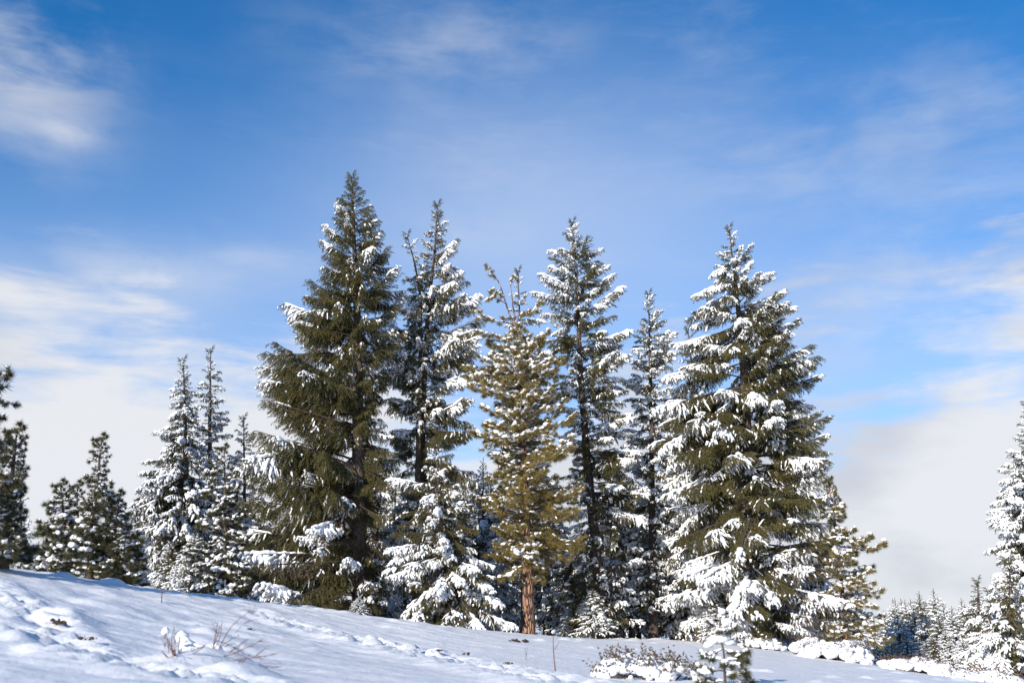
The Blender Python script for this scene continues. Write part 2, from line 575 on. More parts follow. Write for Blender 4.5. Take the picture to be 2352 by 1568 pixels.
def snow_lumps(acc, C, r, rng, M=7, lift=0.6, squash=0.8):
    """pillows of snow that follow centre lines C (N,K,3); r (N,)"""
    N = len(C)
    if N == 0:
        return
    K = 7
    t = np.linspace(0, 1, K)
    S, _ = sample(C, np.broadcast_to(t, (N, K)).copy())
    prof = np.sqrt(np.clip(np.sin(np.clip(t, 0.012, 0.988) * np.pi), 0, 1)) * (0.82 + 0.36 * np.sin(t * 2.6))
    R = r[:, None] * prof[None] * rng.uniform(0.72, 1.28, size=(N, K))
    R[:, 0] *= 0.5; R[:, -1] *= 0.4
    S[:, :, 2] += R * lift
    S += rng.normal(size=S.shape) * (r[:, None, None] * 0.12)
    V, q = tubes(S, R, M, squash=squash)
    V += rng.normal(size=V.shape) * np.repeat(r, K * M)[:, None] * 0.06
    acc.add(V, q, 0, True)


def fir_bough(L, rng, hang=0.35, arch=0.10, dens=1.0, low=False, bare=False):
    """returns wood+needle Acc and the twig lines used for the snow"""
    acc = Acc()
    K = 12
    s = np.linspace(0, 1, K)
    wob = rng.normal(size=2) * 0.03 * L
    main = np.stack([L * s, wob[0] * np.sin(s * 5) + wob[1] * s * s, L * (arch * 1.4 * s - arch * 2.6 * s ** 2 + arch * 1.1 * s ** 4)], -1)[None]
    V, q = tubes(main, (0.005 + 0.011 * L * (1 - s) ** 1.2)[None], 5)
    acc.add(V, q, 0)
    step = (0.066 if not low else 0.16) * (0.75 + 0.2 * L)
    n = max(4, int(L * 0.86 / step))
    s0 = 0.13 if L < 0.9 or low else 0.24
    ss = np.linspace(s0, 0.985, n)
    ss = np.repeat(ss, 2) + rng.uniform(-0.4, 0.4, 2 * n) * 0.86 / n
    ss = np.clip(ss, 0.08, 0.99)
    side = np.tile([1, -1], n)
    env = np.clip((ss - 0.04) / 0.34, 0.12, 1) * np.clip(1.04 - ss, 0, 1) ** 0.62
    ln = (0.06 + 0.36 * L * env) * rng.uniform(0.6, 1.15, 2 * n)
    b, tg = sample(np.repeat(main, 1, 0), ss[None])
    b = b[0]; tg = tg[0]
    ang = np.radians(rng.uniform(42, 66, 2 * n) - 20 * ss)
    d0 = np.stack([np.cos(ang) * np.ones_like(ang), np.sin(ang) * side, rng.uniform(-0.3, 0.10, 2 * n) - hang * 0.5], -1)
    d0 = norm(d0 + tg * 0.25)
    sec = polys(b, d0, ln, np.full(2 * n, hang) * rng.uniform(0.5, 1.4, 2 * n), 6)
    V, q = tubes(sec, (0.0022 + 0.0065 * ln)[:, None] * np.linspace(1, 0.4, 6)[None], 3)
    acc.add(V, q, 0)
    # tertiary twigs
    nt = np.maximum(2, (ln / ((0.055 if not low else 0.12)))).astype(int)
    own = np.repeat(np.arange(2 * n), nt)
    tt = rng.uniform(0.12, 0.97, len(own))
    tb, ttg = sample(sec[own], tt[:, None])
    tb = tb[:, 0]; ttg = ttg[:, 0]
    lat = norm(np.cross(ttg, np.array([0, 0, 1.0]))) * rng.choice([-1, 1], len(own))[:, None]
    d1 = norm(ttg * 0.6 + lat * rng.uniform(0.2, 1.0, (len(own), 1)) + np.array([0, 0, -1]) * (hang * rng.uniform(0.6, 3.4, (len(own), 1))))
    tl = np.clip(ln[own] * (1.10 - tt) * 0.62, 0.06, 0.30) * rng.uniform(0.7, 1.3, len(own))
    ter = polys(tb, d1, tl, np.full(len(own), hang * 0.6), 4)
    if bare:
        V, q = tubes(ter, np.full((len(ter), 4), 0.0028), 3)
        acc.add(V, q, 0)
    if low:
        nl, nw, per = 0.075, 0.034, 26
    else:
        nl, nw, per = 0.033, 0.0105, 215 * dens
    for C, lens, t0 in ((sec, ln, 0.12), (ter, tl, 0.0), (main, np.array([L]), 0.45)):
        m = np.maximum(2, lens * per * (1 - t0)).astype(int)
        own2 = np.repeat(np.arange(len(C)), m)
        tq = rng.uniform(t0, 1.0, len(own2))
        p, tn = sample(C[own2], tq[:, None])
        needles(acc, p[:, 0], tn[:, 0], nl, nw, 1, rng, fwd=0.8)
    return acc, dict(main=main, sec=sec, ln=ln, ss=ss, ter=ter, tl=tl, town=own, L=L)


def fir_snow(B, level, rng, low=False):
    """snow lying on the upper side of a bough; level 0..1"""
    acc = Acc()
    L = B['L']
    ph = rng.uniform(0, 100)
    load = vnoise(B['ss'] * L * 1.6 + ph, np.zeros_like(B['ss']), 3) * 0.75 + 0.25 * B['ss']
    thr = level
    on = (load + 0.22 * (B['ss'] - 0.6) + rng.uniform(-0.10, 0.10, len(load))) > thr
    rad = 0.040 - 0.012 * level
    if on.any():
        C = B['sec'][on]; ln = B['ln'][on]
        t0 = rng.uniform(0.0, 0.5, on.sum()); t1 = np.minimum(1.0, t0 + rng.uniform(0.25, 0.85, on.sum()))
        tt = t0[:, None] + (t1 - t0)[:, None] * np.linspace(0, 1, 6)[None]
        S, _ = sample(C, tt)
        r = np.clip(0.013 + ln * 0.058, 0.015, rad * (1.1 if not low else 1.5)) * rng.uniform(0.75, 1.25, on.sum())
        snow_lumps(acc, S, r, rng, M=6 if not low else 5, lift=0.55, squash=0.82)
    # the ridge over the main stem
    g = np.linspace(0.16, 1.0, max(4, int(L * 7)))
    for a, b in zip(g[:-1], g[1:]):
        l = vnoise(np.array([a * L * 1.6 + ph]), np.array([0.0]), 3)[0] * 0.75 + 0.25 * a + 0.22 * (a - 0.6)
        if l + rng.uniform(-0.1, 0.1) > thr - 0.04:
            S, _ = sample(B['main'], np.linspace(a - 0.05, min(1, b + 0.05), 6)[None])
            wide = np.clip((a - 0.3) / 0.4, 0, 1)
            S[:, :, 1] += rng.normal() * 0.02
            snow_lumps(acc, S, np.array([rad * rng.uniform(0.8, 1.15) * (0.65 + 1.15 * wide)]), rng, M=8, lift=0.32, squash=0.62 - 0.14 * wide)
    # crumbs on the small twigs
    lt = load[B['town']]
    tn = ((lt + rng.uniform(-0.3, 0.22, len(lt))) > thr + 0.04) | (rng.random(len(lt)) < 0.07 * (1.35 - thr))
    if low:
        tn &= rng.random(len(tn)) < 0.4
    if tn.any():
        r = rng.uniform(0.014, 0.026, tn.sum()) * (1.0 if not low else 1.8)
        snow_lumps(acc, B['ter'][tn], r, rng, M=5, lift=0.7, squash=0.85)
    return acc


def pine_bough(L, rng, arch=-0.10, dens=1.0, low=False):
    acc = Acc()
    K = 12
    s = np.linspace(0, 1, K)
    main = np.stack([L * s, 0.06 * L * np.sin(s * 4 + rng.uniform(0, 6)) * s, L * (-0.10 * s + 0.02 * np.sin(s * 7) + arch * (-1.6) * s ** 3)], -1)[None]
    V, q = tubes(main, (0.006 + 0.014 * L * (1 - s) ** 1.1)[None], 5)
    acc.add(V, q, 0)
    n = max(3, int(L * 7.5))
    ss = np.linspace(0.22, 0.97, n) + rng.uniform(-0.5, 0.5, n) * 0.7 / n
    side = np.where(np.arange(n) % 2, 1, -1)
    env = np.clip((ss - 0.05) / 0.3, 0.2, 1) * np.clip(1.08 - ss, 0, 1) ** 0.7
    ln = (0.08 + 0.42 * L * env) * rng.uniform(0.6, 1.15, n)
    b, tg = sample(main, ss[None]); b = b[0]; tg = tg[0]
    ang = np.radians(rng.uniform(30, 62, n))
    d0 = norm(np.stack([np.cos(ang), np.sin(ang) * side, rng.uniform(-0.35, 0.12, n)], -1))
    sec = polys(b, d0, ln, np.full(n, 0.12), 6, np.full(n, 0.22))
    V, q = tubes(sec, (0.004 + 0.008 * ln)[:, None] * np.linspace(1, 0.6, 6)[None], 4)
    acc.add(V, q, 0)
    nt = np.maximum(1, (ln / 0.16)).astype(int)
    own = np.repeat(np.arange(n), nt)
    tt = rng.uniform(0.3, 0.9, len(own))
    tb, ttg = sample(sec[own], tt[:, None]); tb = tb[:, 0]; ttg = ttg[:, 0]
    lat = norm(np.cross(ttg, np.array([0, 0, 1.0]))) * rng.choice([-1, 1], len(own))[:, None]
    d1 = norm(ttg + lat * 0.9 + rng.normal(size=(len(own), 3)) * 0.15 + np.array([0, 0, 0.05]))
    tl = rng.uniform(0.07, 0.18, len(own))
    ter = polys(tb, d1, tl, np.full(len(own), 0.1), 4, np.full(len(own), 0.3))
    V, q = tubes(ter, np.full((len(ter), 4), 0.004), 3)
    acc.add(V, q, 0)
    nl, nw = (0.125, 0.0085) if not low else (0.13, 0.022)
    cnt = int(78 * dens) if not low else 26
    for C, t0 in ((sec, 0.62), (ter, 0.15), (main, 0.86)):
        own2 = np.repeat(np.arange(len(C)), cnt)
        tq = 1 - (1 - t0) * rng.random(len(own2)) ** 1.4
        p, tn = sample(C[own2], tq[:, None])
        needles(acc, p[:, 0], tn[:, 0], nl, nw, 1, rng, fwd=0.85, jit=0.22, downbias=0.18)
    return acc, dict(main=main, sec=sec, ln=ln, ss=ss, ter=ter, tl=tl, L=L)


def pine_snow(B, level, rng, low=False):
    acc = Acc()
    L = B['L']
    ph = rng.uniform(0, 50)
    load = vnoise(B['ss'] * L * 1.4 + ph, np.zeros_like(B['ss']), 9)
    on = load + rng.uniform(-0.25, 0.25, len(load)) > (1 - level)
    for C, mask, r0 in ((B['sec'], on, 0.055), (B['ter'], rng.random(len(B['ter'])) < level * 0.9, 0.045)):
        if mask.any():
            t0 = rng.uniform(0.4, 0.55, mask.sum()); t1 = np.full(mask.sum(), 1.0)
            S, _ = sample(C[mask], t0[:, None] + (t1 - t0)[:, None] * np.linspace(0, 1, 6)[None])
            S[:, :, 2] += 0.045
            snow_lumps(acc, S, r0 * rng.uniform(0.45, 1.25, mask.sum()) * (0.70 + 0.5 * level), rng, M=7, lift=0.4, squash=0.6)
    on = rng.random(len(B['sec'])) < level * 0.85       # thin line of snow on bare stems
    if on.any():
        S, _ = sample(B['sec'][on], np.broadcast_to(np.linspace(0, 0.55, 6), (on.sum(), 6)).copy())
        snow_lumps(acc, S, rng.uniform(0.014, 0.024, on.sum()), rng, M=5, lift=0.8)
    g = np.linspace(0.05, 1.0, max(3, int(L * 3.5)))
    for a, b in zip(g[:-1], g[1:]):
        if rng.random() < level:
            S, _ = sample(B['main'], np.linspace(a, b, 6)[None])
            snow_lumps(acc, S, np.array([rng.uniform(0.02, 0.042)]), rng, M=6, lift=0.8)
    return acc


LEVELS = {'trace': 0.93, 'light': 0.76, 'medium': 0.64, 'heavy': 0.51}
PLEVELS = {'trace': 0.08, 'light': 0.3, 'medium': 0.6, 'heavy': 0.95}
LIB = {}


def bake_lib():
    fir_L = [0.35, 0.7, 1.15, 1.7, 2.4]
    for kind, hang, arch, dens in (('fir', 0.34, 0.10, 1.0), ('weeping', 0.52, 0.09, 1.15)):
        for L in fir_L:
            for k in range(3 if L > 0.4 else 2):
                rng = np.random.default_rng(int(L * 1000) + k * 17 + (900 if kind == 'weeping' else 0))
                acc, B = fir_bough(L, rng, hang=hang * (0.85 + 0.3 * rng.random()), arch=arch * (0.5 + rng.random()), dens=dens)
                snows = {}
                for nm, lv in LEVELS.items():
                    sa = fir_snow(B, lv, rng)
                    snows[nm] = sa.mesh('snow_load', [M_SNOW]) if sa.n else None
                meshes = {mn: acc.mesh('bough', [M_TWIG, mm]) for mn, mm in
                          (('fir', M_FIR), ('dark', M_FIRDARK)) if not (kind == 'weeping' and mn == 'dark')}
                LIB.setdefault(kind, []).append((L, meshes, snows))
    for L in (0.8, 1.3, 1.9):
        for k in range(2):
            rng = np.random.default_rng(8000 + int(L * 1000) + k * 13)
            acc, B = fir_bough(L, rng, hang=0.3, arch=0.05, dens=0.10, bare=True)
            sa = fir_snow(B, 0.72, rng)
            sn_ = sa.mesh('snow_load', [M_SNOW]) if sa.n else None
            me_ = acc.mesh('bough', [M_TWIG, M_PINE])
            LIB.setdefault('bare', []).append((L, {k_: me_ for k_ in ('fir', 'dark')}, {k_: sn_ for k_ in LEVELS}))
    for L in [0.4, 0.8, 1.3, 1.9]:
        for k in range(3):
            rng = np.random.default_rng(5000 + int(L * 1000) + k * 31)
            acc, B = pine_bough(L, rng)
            snows = {}
            for nm, lv in PLEVELS.items():
                sa = pine_snow(B, lv, rng)
                snows[nm] = sa.mesh('snow_load', [M_SNOW]) if sa.n else None
            meshes = {mn: acc.mesh('bough', [M_TWIG, mm]) for mn, mm in (('pine', M_PINE), ('darkpine', M_PINEDARK), ('rust', M_RUST))}
            LIB.setdefault('pine', []).append((L, meshes, snows))


bake_lib()


def tag(o, label, cat, group=None):
    o['label'] = label
    o['category'] = cat
    if group:
        o['group'] = group


def root_empty(name, loc, label, cat, group=None):
    o = bpy.data.objects.new(name, None)
    COL.objects.link(o)
    o.location = loc
    o.empty_display_size = 0.3
    tag(o, label, cat, group)
    return o


def child(name, me, parent, loc=(0, 0, 0), rot=(0, 0, 0), scl=1.0):
    o = bpy.data.objects.new(name, me)
    COL.objects.link(o)
    o.parent = parent
    if name in ('snow_load', 'snow_cap', 'foliage'):
        o['kind'] = 'stuff'
    o.location = loc
    o.rotation_euler = rot
    o.scale = (scl, scl, scl) if not isinstance(scl, tuple) else scl
    return o


def trunk_mesh(pts, rads, mat, rng, M=14, flare=True):
    """pts (k,3) local, rads (k,)"""
    pts = np.array(pts); rads = np.array(rads)
    n = max(10, int((pts[-1, 2] - pts[0, 2]) / 0.22))
    z = np.linspace(0, 1, n)
    cum = np.r_[0, np.cumsum(np.linalg.norm(np.diff(pts, axis=0), axis=1))]; cum /= cum[-1]
    C = np.stack([np.interp(z, cum, pts[:, i]) for i in range(3)], -1)
    C[1:-1, :2] += rng.normal(size=(n - 2, 2)) * 0.006
    R = np.interp(z, cum, rads)
    if flare:
        R *= 1 + 0.35 * np.exp(-(C[:, 2] - C[0, 2]) / 0.25)
    V, q = tubes(C[None], R[None], M)
    V = V.reshape(n, M, 3)
    V = C[:, None, :] + (V - C[:, None, :]) * (1 + rng.normal(size=(n, M, 1)) * 0.035 + 0.05 * np.sin(np.arange(M) * 2.1)[None, :, None])
    a = Acc(); a.add(V.reshape(-1, 3), q)
    tip = C[-1:]
    return a


def make_tree(name, label, d, trunk_px, prof, kind='fir', needle='fir', snow='medium', n=120, seed=1, group=None, base_r=0.17,
              bark=None, pitch_l=(-12, 10), pitch_r=(-12, 10), top_up=30, crown_low=None, more=1.2, depth_k=1.0, stem2=None, extra=None,
              snow_top=None, snow_skip=0.0, pow_h=1.22, jit=0.24, snow_left=None, holes=0.22, top_from=0.8, bare_to=0.24):
    """trunk_px: [(u,v) ...] from foot to tip; prof: [(v, u_left, u_right) ...] of the crown outline, both read off the photograph"""
    rng = np.random.default_rng(seed)
    tp = np.array([P(u, v, d) for u, v in trunk_px])
    gz = ground_z(tp[0, 0], d)
    tp[0, 2] = min(tp[0, 2], gz) - 0.15 if crown_low is None else gz - 0.15
    base = np.array([tp[0, 0], d, gz])
    root = root_empty(name, base, label, 'tree', group)
    H = tp[-1, 2] - gz
    rads = base_r * (1 - np.clip((tp[:, 2] - gz) / H, 0, 1)) ** 0.85 + 0.012
    acc = trunk_mesh(tp - base, rads, None, rng)
    child('trunk', acc.mesh('trunk', [bark or (M_PBARK if needle == 'pine' else M_BARK)]), root)
    pr = np.array([(P(1176, v, d)[2], P(ul, v, d)[0], P(ur, v, d)[0]) for v, ul, ur in prof])
    pr = pr[np.argsort(pr[:, 0])]
    zlo, zhi = pr[0, 0], pr[-1, 0]
    zt = tp[:, 2]; o_ = np.argsort(zt)

    def stem_x(z):
        return np.interp(z, zt[o_], tp[o_, 0])
    lib = LIB[kind if kind in LIB else 'fir']
    Ls = np.array([l[0] for l in lib])
    phi = rng.uniform(0, 6.28)
    n = int(n * more)
    for i in range(n):
        h = ((i + rng.uniform(0, 1)) / n) ** pow_h
        z_tip = zlo + (zhi - zlo) * h
        phi += 2.399963 + rng.uniform(-0.5, 0.5)
        cx = math.cos(phi)
        xs = stem_x(z_tip)
        el = max(0.06, xs - np.interp(z_tip, pr[:, 0], pr[:, 1]))
        er = max(0.06, np.interp(z_tip, pr[:, 0], pr[:, 2]) - xs)
        k = (1 + cx) / 2
        hole = vnoise(np.array([phi * 0.9 + seed]), np.array([z_tip * 0.9]), seed)[0]
        if hole < holes:
            continue
        sup = 1.0 / (abs(cx) ** 3 + abs(math.sin(phi)) ** 3) ** (1 / 3)
        # sideways boughs reach the outline, the ones to front and back are about as long as their mean
        ext = (el * (1 - k) + er * k) * sup
        ext *= 1.05 - jit * 2.2 * rng.random() ** 1.8 - jit * 0.5 * (1 - hole)
        if rng.random() < 0.24:
            ext *= rng.uniform(0.4, 0.65)
        ext = max(0.16, ext)
        if abs(cx) < 0.5:
            ext *= depth_k
        a, b = pitch_l if cx < 0 else pitch_r
        fr = (z_tip - zlo) / (zhi - zlo)
        pitch = math.radians(a + (b - a) * fr + rng.normal() * 9 + (top_up * max(0.0, (fr - 0.85) / 0.15)))
        L = ext / max(0.5, math.cos(pitch)) * 1.02
        zb = z_tip - L * math.sin(pitch) * 0.9
        zb = min(max(zb, gz + 0.12), tp[:, 2].max() - 0.03)
        if kind == 'pine':
            zb = max(zb, gz + 0.3)
        xb = stem_x(zb)
        # never dive under the snow
        tipx, tipy = xb + L * cx, d + L * math.sin(phi)
        if kind != 'pine' and n > 80 and fr < bare_to and rng.random() < 0.42:
            l0, meshes, snows = LIB['bare'][int(np.argmin([abs(math.log(b_[0] / L)) + 0.2 * rng.random() for b_ in LIB['bare']]))]
        else:
            c = np.argsort(np.abs(np.log(Ls / L)))[:3]
            l0, meshes, snows = lib[int(rng.choice(c))]
        loc = (xb - base[0], 0.0, zb - gz)
        rot = (rng.normal() * 0.22, -pitch, phi)
        nd = needle
        bo = child('bough', meshes[nd], root, loc, rot, L / l0)
        lv = snow
        if snow_top and fr > top_from:
            lv = snow_top
        if snow_left and cx < -0.2:
            lv = snow_left
        if isinstance(lv, (list, tuple)):
            q_ = float(vnoise(np.array([math.cos(phi) * 1.3 + seed * 3.1]), np.array([z_tip * 1.1 + math.sin(phi)]), 77)[0]) * 0.75 + rng.random() * 0.25
            q_ = min(max((q_ - 0.18) / 0.64, 0), 0.999)
            lv = sorted(lv, key=lambda x_: -LEVELS[x_])[int(q_ * len(lv))]
        if rng.random() > snow_skip and snows.get(lv) is not None:
            child('snow_load', snows[lv], bo)
    # the leader
    l0, meshes, snows = lib[0]
    tipp = tp[-1] - base
    for k in range(3):
        L = 0.30
        child('bough', meshes[needle], root, (tipp[0], 0, tipp[2] - 0.12 - 0.05 * k), (0, -math.radians(80 - 12 * k), k * 2.1), L / l0)
    return root, base, tp


# ------------------------------------------------------------------ the main row of trees
TREES = []


def T(*a, **k):
    r = make_tree(*a, **k)
    TREES.append(r)
    return r


T('fir_tree', 'tallest olive-green fir with little snow and wide drooping lower boughs', 29.5,
  [(832, 1425), (826, 1200), (822, 1000), (822, 800), (815, 600), (808, 405)],
  [(410, 804, 812), (450, 785, 838), (500, 762, 862), (550, 742, 884), (600, 738, 896), (640, 712, 915), (700, 706, 930), (715, 650, 925),
   (790, 690, 930), (830, 606, 880), (905, 600, 868), (960, 645, 872), (1000, 672, 905), (1025, 585, 900), (1100, 560, 895), (1200, 560, 890),
   (1290, 580, 880), (1370, 575, 890), (1400, 640, 880)],
  kind='weeping', needle='fir', snow=('trace', 'trace', 'trace', 'light'), n=430, more=1.0, pow_h=0.98, holes=0.27, jit=0.22, seed=3, base_r=0.24, pitch_l=(-8, 22), pitch_r=(-14, 22), top_up=25,
  group='tall firs of the main row', snow_skip=0.3)

T('fir_tree', 'dark green fir with two tops, right of the tallest fir', 31.5,
  [(968, 1450), (966, 1100), (972, 900), (985, 700), (1000, 560), (1005, 470)],
  [(474, 1001, 1009), (500, 991, 1024), (550, 976, 1050), (600, 968, 1048), (650, 940, 1075), (690, 925, 1104), (745, 905, 1108), (800, 900, 1098),
   (860, 880, 1092), (930, 885, 1085), (1000, 895, 1090), (1080, 890, 1100), (1200, 890, 1110), (1350, 900, 1100)],
  kind='weeping', needle='fir', snow=('trace', 'light', 'medium', 'medium'), n=290, seed=5, base_r=0.17, pitch_l=(-16, 15), pitch_r=(-5, 20),
  group='tall firs of the main row', jit=0.34)

T('fir_tree', 'slender second top leaning beside the two-topped dark fir', 31.2,
  [(955, 1450), (962, 1000), (966, 800), (966, 680), (952, 600), (935, 540)],
  [(544, 930, 940), (570, 920, 962), (600, 922, 978), (650, 918, 985), (690, 930, 985), (760, 905, 990), (860, 900, 985), (950, 910, 990)],
  kind='fir', needle='fir', snow=('light', 'trace'), n=100, seed=6, base_r=0.13, pitch_l=(-10, 15), pitch_r=(-10, 15),
  group='tall firs of the main row', jit=0.3)

T('fir_tree', 'snow-dusted fir with long upswept boughs between the yellow pine and the short fir', 31.8,
  [(1388, 1465), (1372, 1280), (1350, 1080), (1333, 850), (1325, 650), (1315, 510)],
  [(514, 1311, 1319), (548, 1288, 1345), (578, 1265, 1384), (620, 1262, 1398), (672, 1224, 1436), (720, 1245, 1410), (770, 1240, 1452), (830, 1270, 1448),
   (900, 1262, 1440), (960, 1280, 1446), (1030, 1280, 1470), (1100, 1290, 1482), (1200, 1300, 1480), (1320, 1290, 1470), (1430, 1290, 1480)],
  kind='fir', needle='fir', snow=('light', 'light', 'medium', 'heavy'), n=330, seed=9, base_r=0.18, pitch_l=(-14, 14), pitch_r=(-10, 22),
  group='tall firs of the main row', jit=0.36)

T('fir_tree', 'shorter narrow fir with snowy boughs just left of the big snowy fir', 33.5,
  [(1500, 1460), (1498, 1200), (1496, 950), (1492, 800), (1490, 675)],
  [(678, 1487, 1493), (705, 1475, 1512), (750, 1466, 1548), (800, 1452, 1552), (850, 1440, 1556), (950, 1432, 1560), (1050, 1430, 1560), (1200, 1430, 1560), (1400, 1430, 1560)],
  kind='fir', needle='fir', snow=('light', 'medium', 'heavy', 'heavy'), n=250, seed=12, base_r=0.14, pitch_l=(-20, 20), pitch_r=(-10, 20),
  group='tall firs of the main row', jit=0.3)

T('fir_tree', 'large broad fir heavy with snow on its left-hand boughs, dark trunk showing', 30.0,
  [(1732, 1475), (1727, 1250), (1720, 1050), (1708, 850), (1692, 680), (1675, 525)],
  [(528, 1672, 1679), (560, 1660, 1714), (600, 1636, 1738), (632, 1640, 1775), (678, 1596, 1806), (740, 1582, 1838), (800, 1555, 1866), (850, 1534, 1872),
   (900, 1518, 1870), (950, 1508, 1880), (1000, 1505, 1890), (1100, 1512, 1896), (1200, 1530, 1905), (1300, 1545, 1915), (1400, 1545, 1925), (1450, 1600, 1930)],
  kind='fir', needle='fir', snow=('light', 'light', 'medium', 'trace'), snow_top=('medium', 'heavy'), snow_left=('light', 'medium', 'heavy'), snow_skip=0.08, more=1.0, holes=0.29, n=380, seed=15, base_r=0.23,
  pitch_l=(-24, -2), pitch_r=(-14, 24), group='tall firs of the main row', jit=0.22)

T('fir_tree', 'snow-covered fir half hidden behind the left side of the big snowy fir', 33.0,
  [(1604, 1450), (1600, 1000), (1590, 850), (1580, 755)],
  [(760, 1576, 1584), (800, 1560, 1605), (850, 1548, 1620), (950, 1525, 1650), (1100, 1510, 1680), (1300, 1510, 1690)],
  kind='fir', needle='fir', snow='heavy', n=130, seed=17, base_r=0.12, pitch_l=(-25, 5), pitch_r=(-20, 5), group='tall firs of the main row')

T('fir_tree', 'thin pale-tipped fir rising behind the bare tops of the yellow pine', 33.5,
  [(1205, 1440), (1200, 1000), (1196, 800), (1190, 622)],
  [(626, 1187, 1193), (655, 1176, 1212), (700, 1172, 1238), (740, 1165, 1250), (800, 1150, 1262), (900, 1130, 1275), (1050, 1120, 1290), (1300, 1120, 1290)],
  kind='fir', needle='fir', snow=('medium', 'heavy'), n=140, seed=19, base_r=0.12, group='tall firs of the main row')

T('pine_tree', 'yellow-green pine with a bare reddish lower trunk and thin bare forked tops', 29.0,
  [(1216, 1474), (1212, 1330), (1206, 1150), (1200, 950), (1192, 840), (1186, 760)],
  [(760, 1150, 1220), (820, 1085, 1270), (860, 1072, 1290), (930, 1090, 1285), (1000, 1105, 1318), (1080, 1108, 1325),
   (1150, 1092, 1335), (1230, 1120, 1338), (1290, 1130, 1330), (1330, 1150, 1310), (1350, 1165, 1290)],
  kind='pine', needle='pine', snow=('trace', 'light', 'medium', 'heavy'), n=185, seed=22, base_r=0.165, pitch_l=(-14, 8), pitch_r=(-10, 12), top_up=20,
  pow_h=0.95, jit=0.32, snow_top=('medium', 'heavy'), top_from=0.55)

T('fir_tree', 'small fir in front of the row with thick pillows of snow', 28.2,
  [(1022, 1458), (1018, 1300), (1010, 1150), (1000, 1015)],
  [(1020, 996, 1004), (1060, 972, 1040), (1095, 950, 1050), (1130, 925, 1062), (1200, 918, 1092), (1260, 895, 1110), (1300, 888, 1130), (1360, 898, 1150), (1420, 905, 1172), (1440, 950, 1160)],
  kind='fir', needle='fir', snow=('light', 'medium', 'heavy'), n=135, seed=25, base_r=0.10, pitch_l=(-26, 5), pitch_r=(-28, 5), jit=0.3, holes=0.3)



def reach(tree, d, items, kind='fir', needle='fir', seed=0):
    """single boughs that stand out of the outline: (u, v of the root, u, v of the tip, snow)"""
    rng = np.random.default_rng(900 + seed)
    root, base, tp = tree
    lib = LIB[kind]
    for it in items:
        u0, v0, u1, v1, lv = it[:5]
        dy = rng.uniform(-0.5, 0.2)
        a = P(u0, v0, d); b = P(u1, v1, d + dy)
        v = b - a
        L = float(np.linalg.norm(v))
        phi = math.atan2(v[1], v[0]); pit = math.asin(v[2] / L)
        c = int(np.argmin([abs(math.log(l[0] / L)) + rng.uniform(0, 0.02) for l in lib]))
        l0, meshes, snows = lib[c]
        sag = 0.10 if kind == 'weeping' or kind == 'fir' else 0.0
        bo = child('bough', meshes[needle], root, tuple(a - base), (rng.normal() * 0.08, -(pit + sag), phi), L / l0)
        if snows.get(lv) is not None:
            child('snow_load', snows[lv], bo)


tall, twin, second, mid, short, broad, behind, thin, yellow, pillow = TREES
reach(tall, 29.5, [(818, 760, 650, 712, 'light'), (816, 780, 668, 745, 'light'), (820, 850, 690, 785, 'trace'), (822, 905, 606, 828, 'trace'), (822, 930, 640, 860, 'trace'),
                   (822, 960, 600, 900, 'light'), (823, 980, 625, 940, 'trace'), (823, 1060, 583, 1012, 'trace'), (824, 1090, 600, 1050, 'trace'),
                   (826, 1150, 560, 1098, 'trace'), (826, 1190, 562, 1170, 'trace'), (828, 1260, 572, 1240, 'trace'), (828, 1330, 575, 1330, 'trace'), (830, 1370, 585, 1382, 'trace'),
                   (818, 720, 918, 622, 'light'), (820, 790, 930, 690, 'trace'), (820, 840, 935, 770, 'trace'), (815, 600, 735, 560, 'light'), (812, 570, 742, 522, 'light'),
                   (818, 720, 705, 650, 'trace'), (812, 520, 770, 470, 'medium'), (818, 660, 896, 575, 'trace'), (828, 1180, 905, 1130, 'trace')], 'weeping', 'fir', 1)
reach(twin, 31.5, [(988, 740, 1104, 684, 'heavy'), (982, 790, 1108, 742, 'heavy'), (980, 860, 1098, 800, 'medium'), (975, 900, 1092, 862, 'heavy'), (972, 950, 1085, 925, 'light'),
                   (995, 660, 1075, 652, 'medium'), (1000, 600, 1052, 552, 'medium'), (972, 800, 900, 752, 'trace'), (970, 880, 878, 860, 'light'), (968, 950, 885, 925, 'trace'),
                   (998, 640, 1062, 628, 'heavy'), (968, 1000, 1090, 1000, 'trace'), (968, 1060, 900, 1010, 'light')], 'weeping', 'fir', 2)
reach(mid, 31.8, [(1326, 700, 1224, 676, 'heavy'), (1326, 735, 1436, 666, 'heavy'), (1330, 800, 1452, 768, 'heavy'), (1322, 620, 1262, 622, 'medium'), (1322, 650, 1398, 616, 'heavy'),
                  (1320, 590, 1264, 578, 'heavy'), (1320, 600, 1384, 576, 'heavy'), (1330, 780, 1243, 790, 'medium'), (1335, 860, 1448, 828, 'heavy'), (1338, 900, 1440, 905, 'medium'),
                  (1335, 880, 1270, 930, 'light'), (1345, 1000, 1446, 960, 'medium'), (1350, 1040, 1482, 1135, 'heavy'), (1352, 1080, 1470, 1060, 'heavy'), (1360, 1150, 1478, 1210, 'heavy')], 'fir', 'fir', 3)
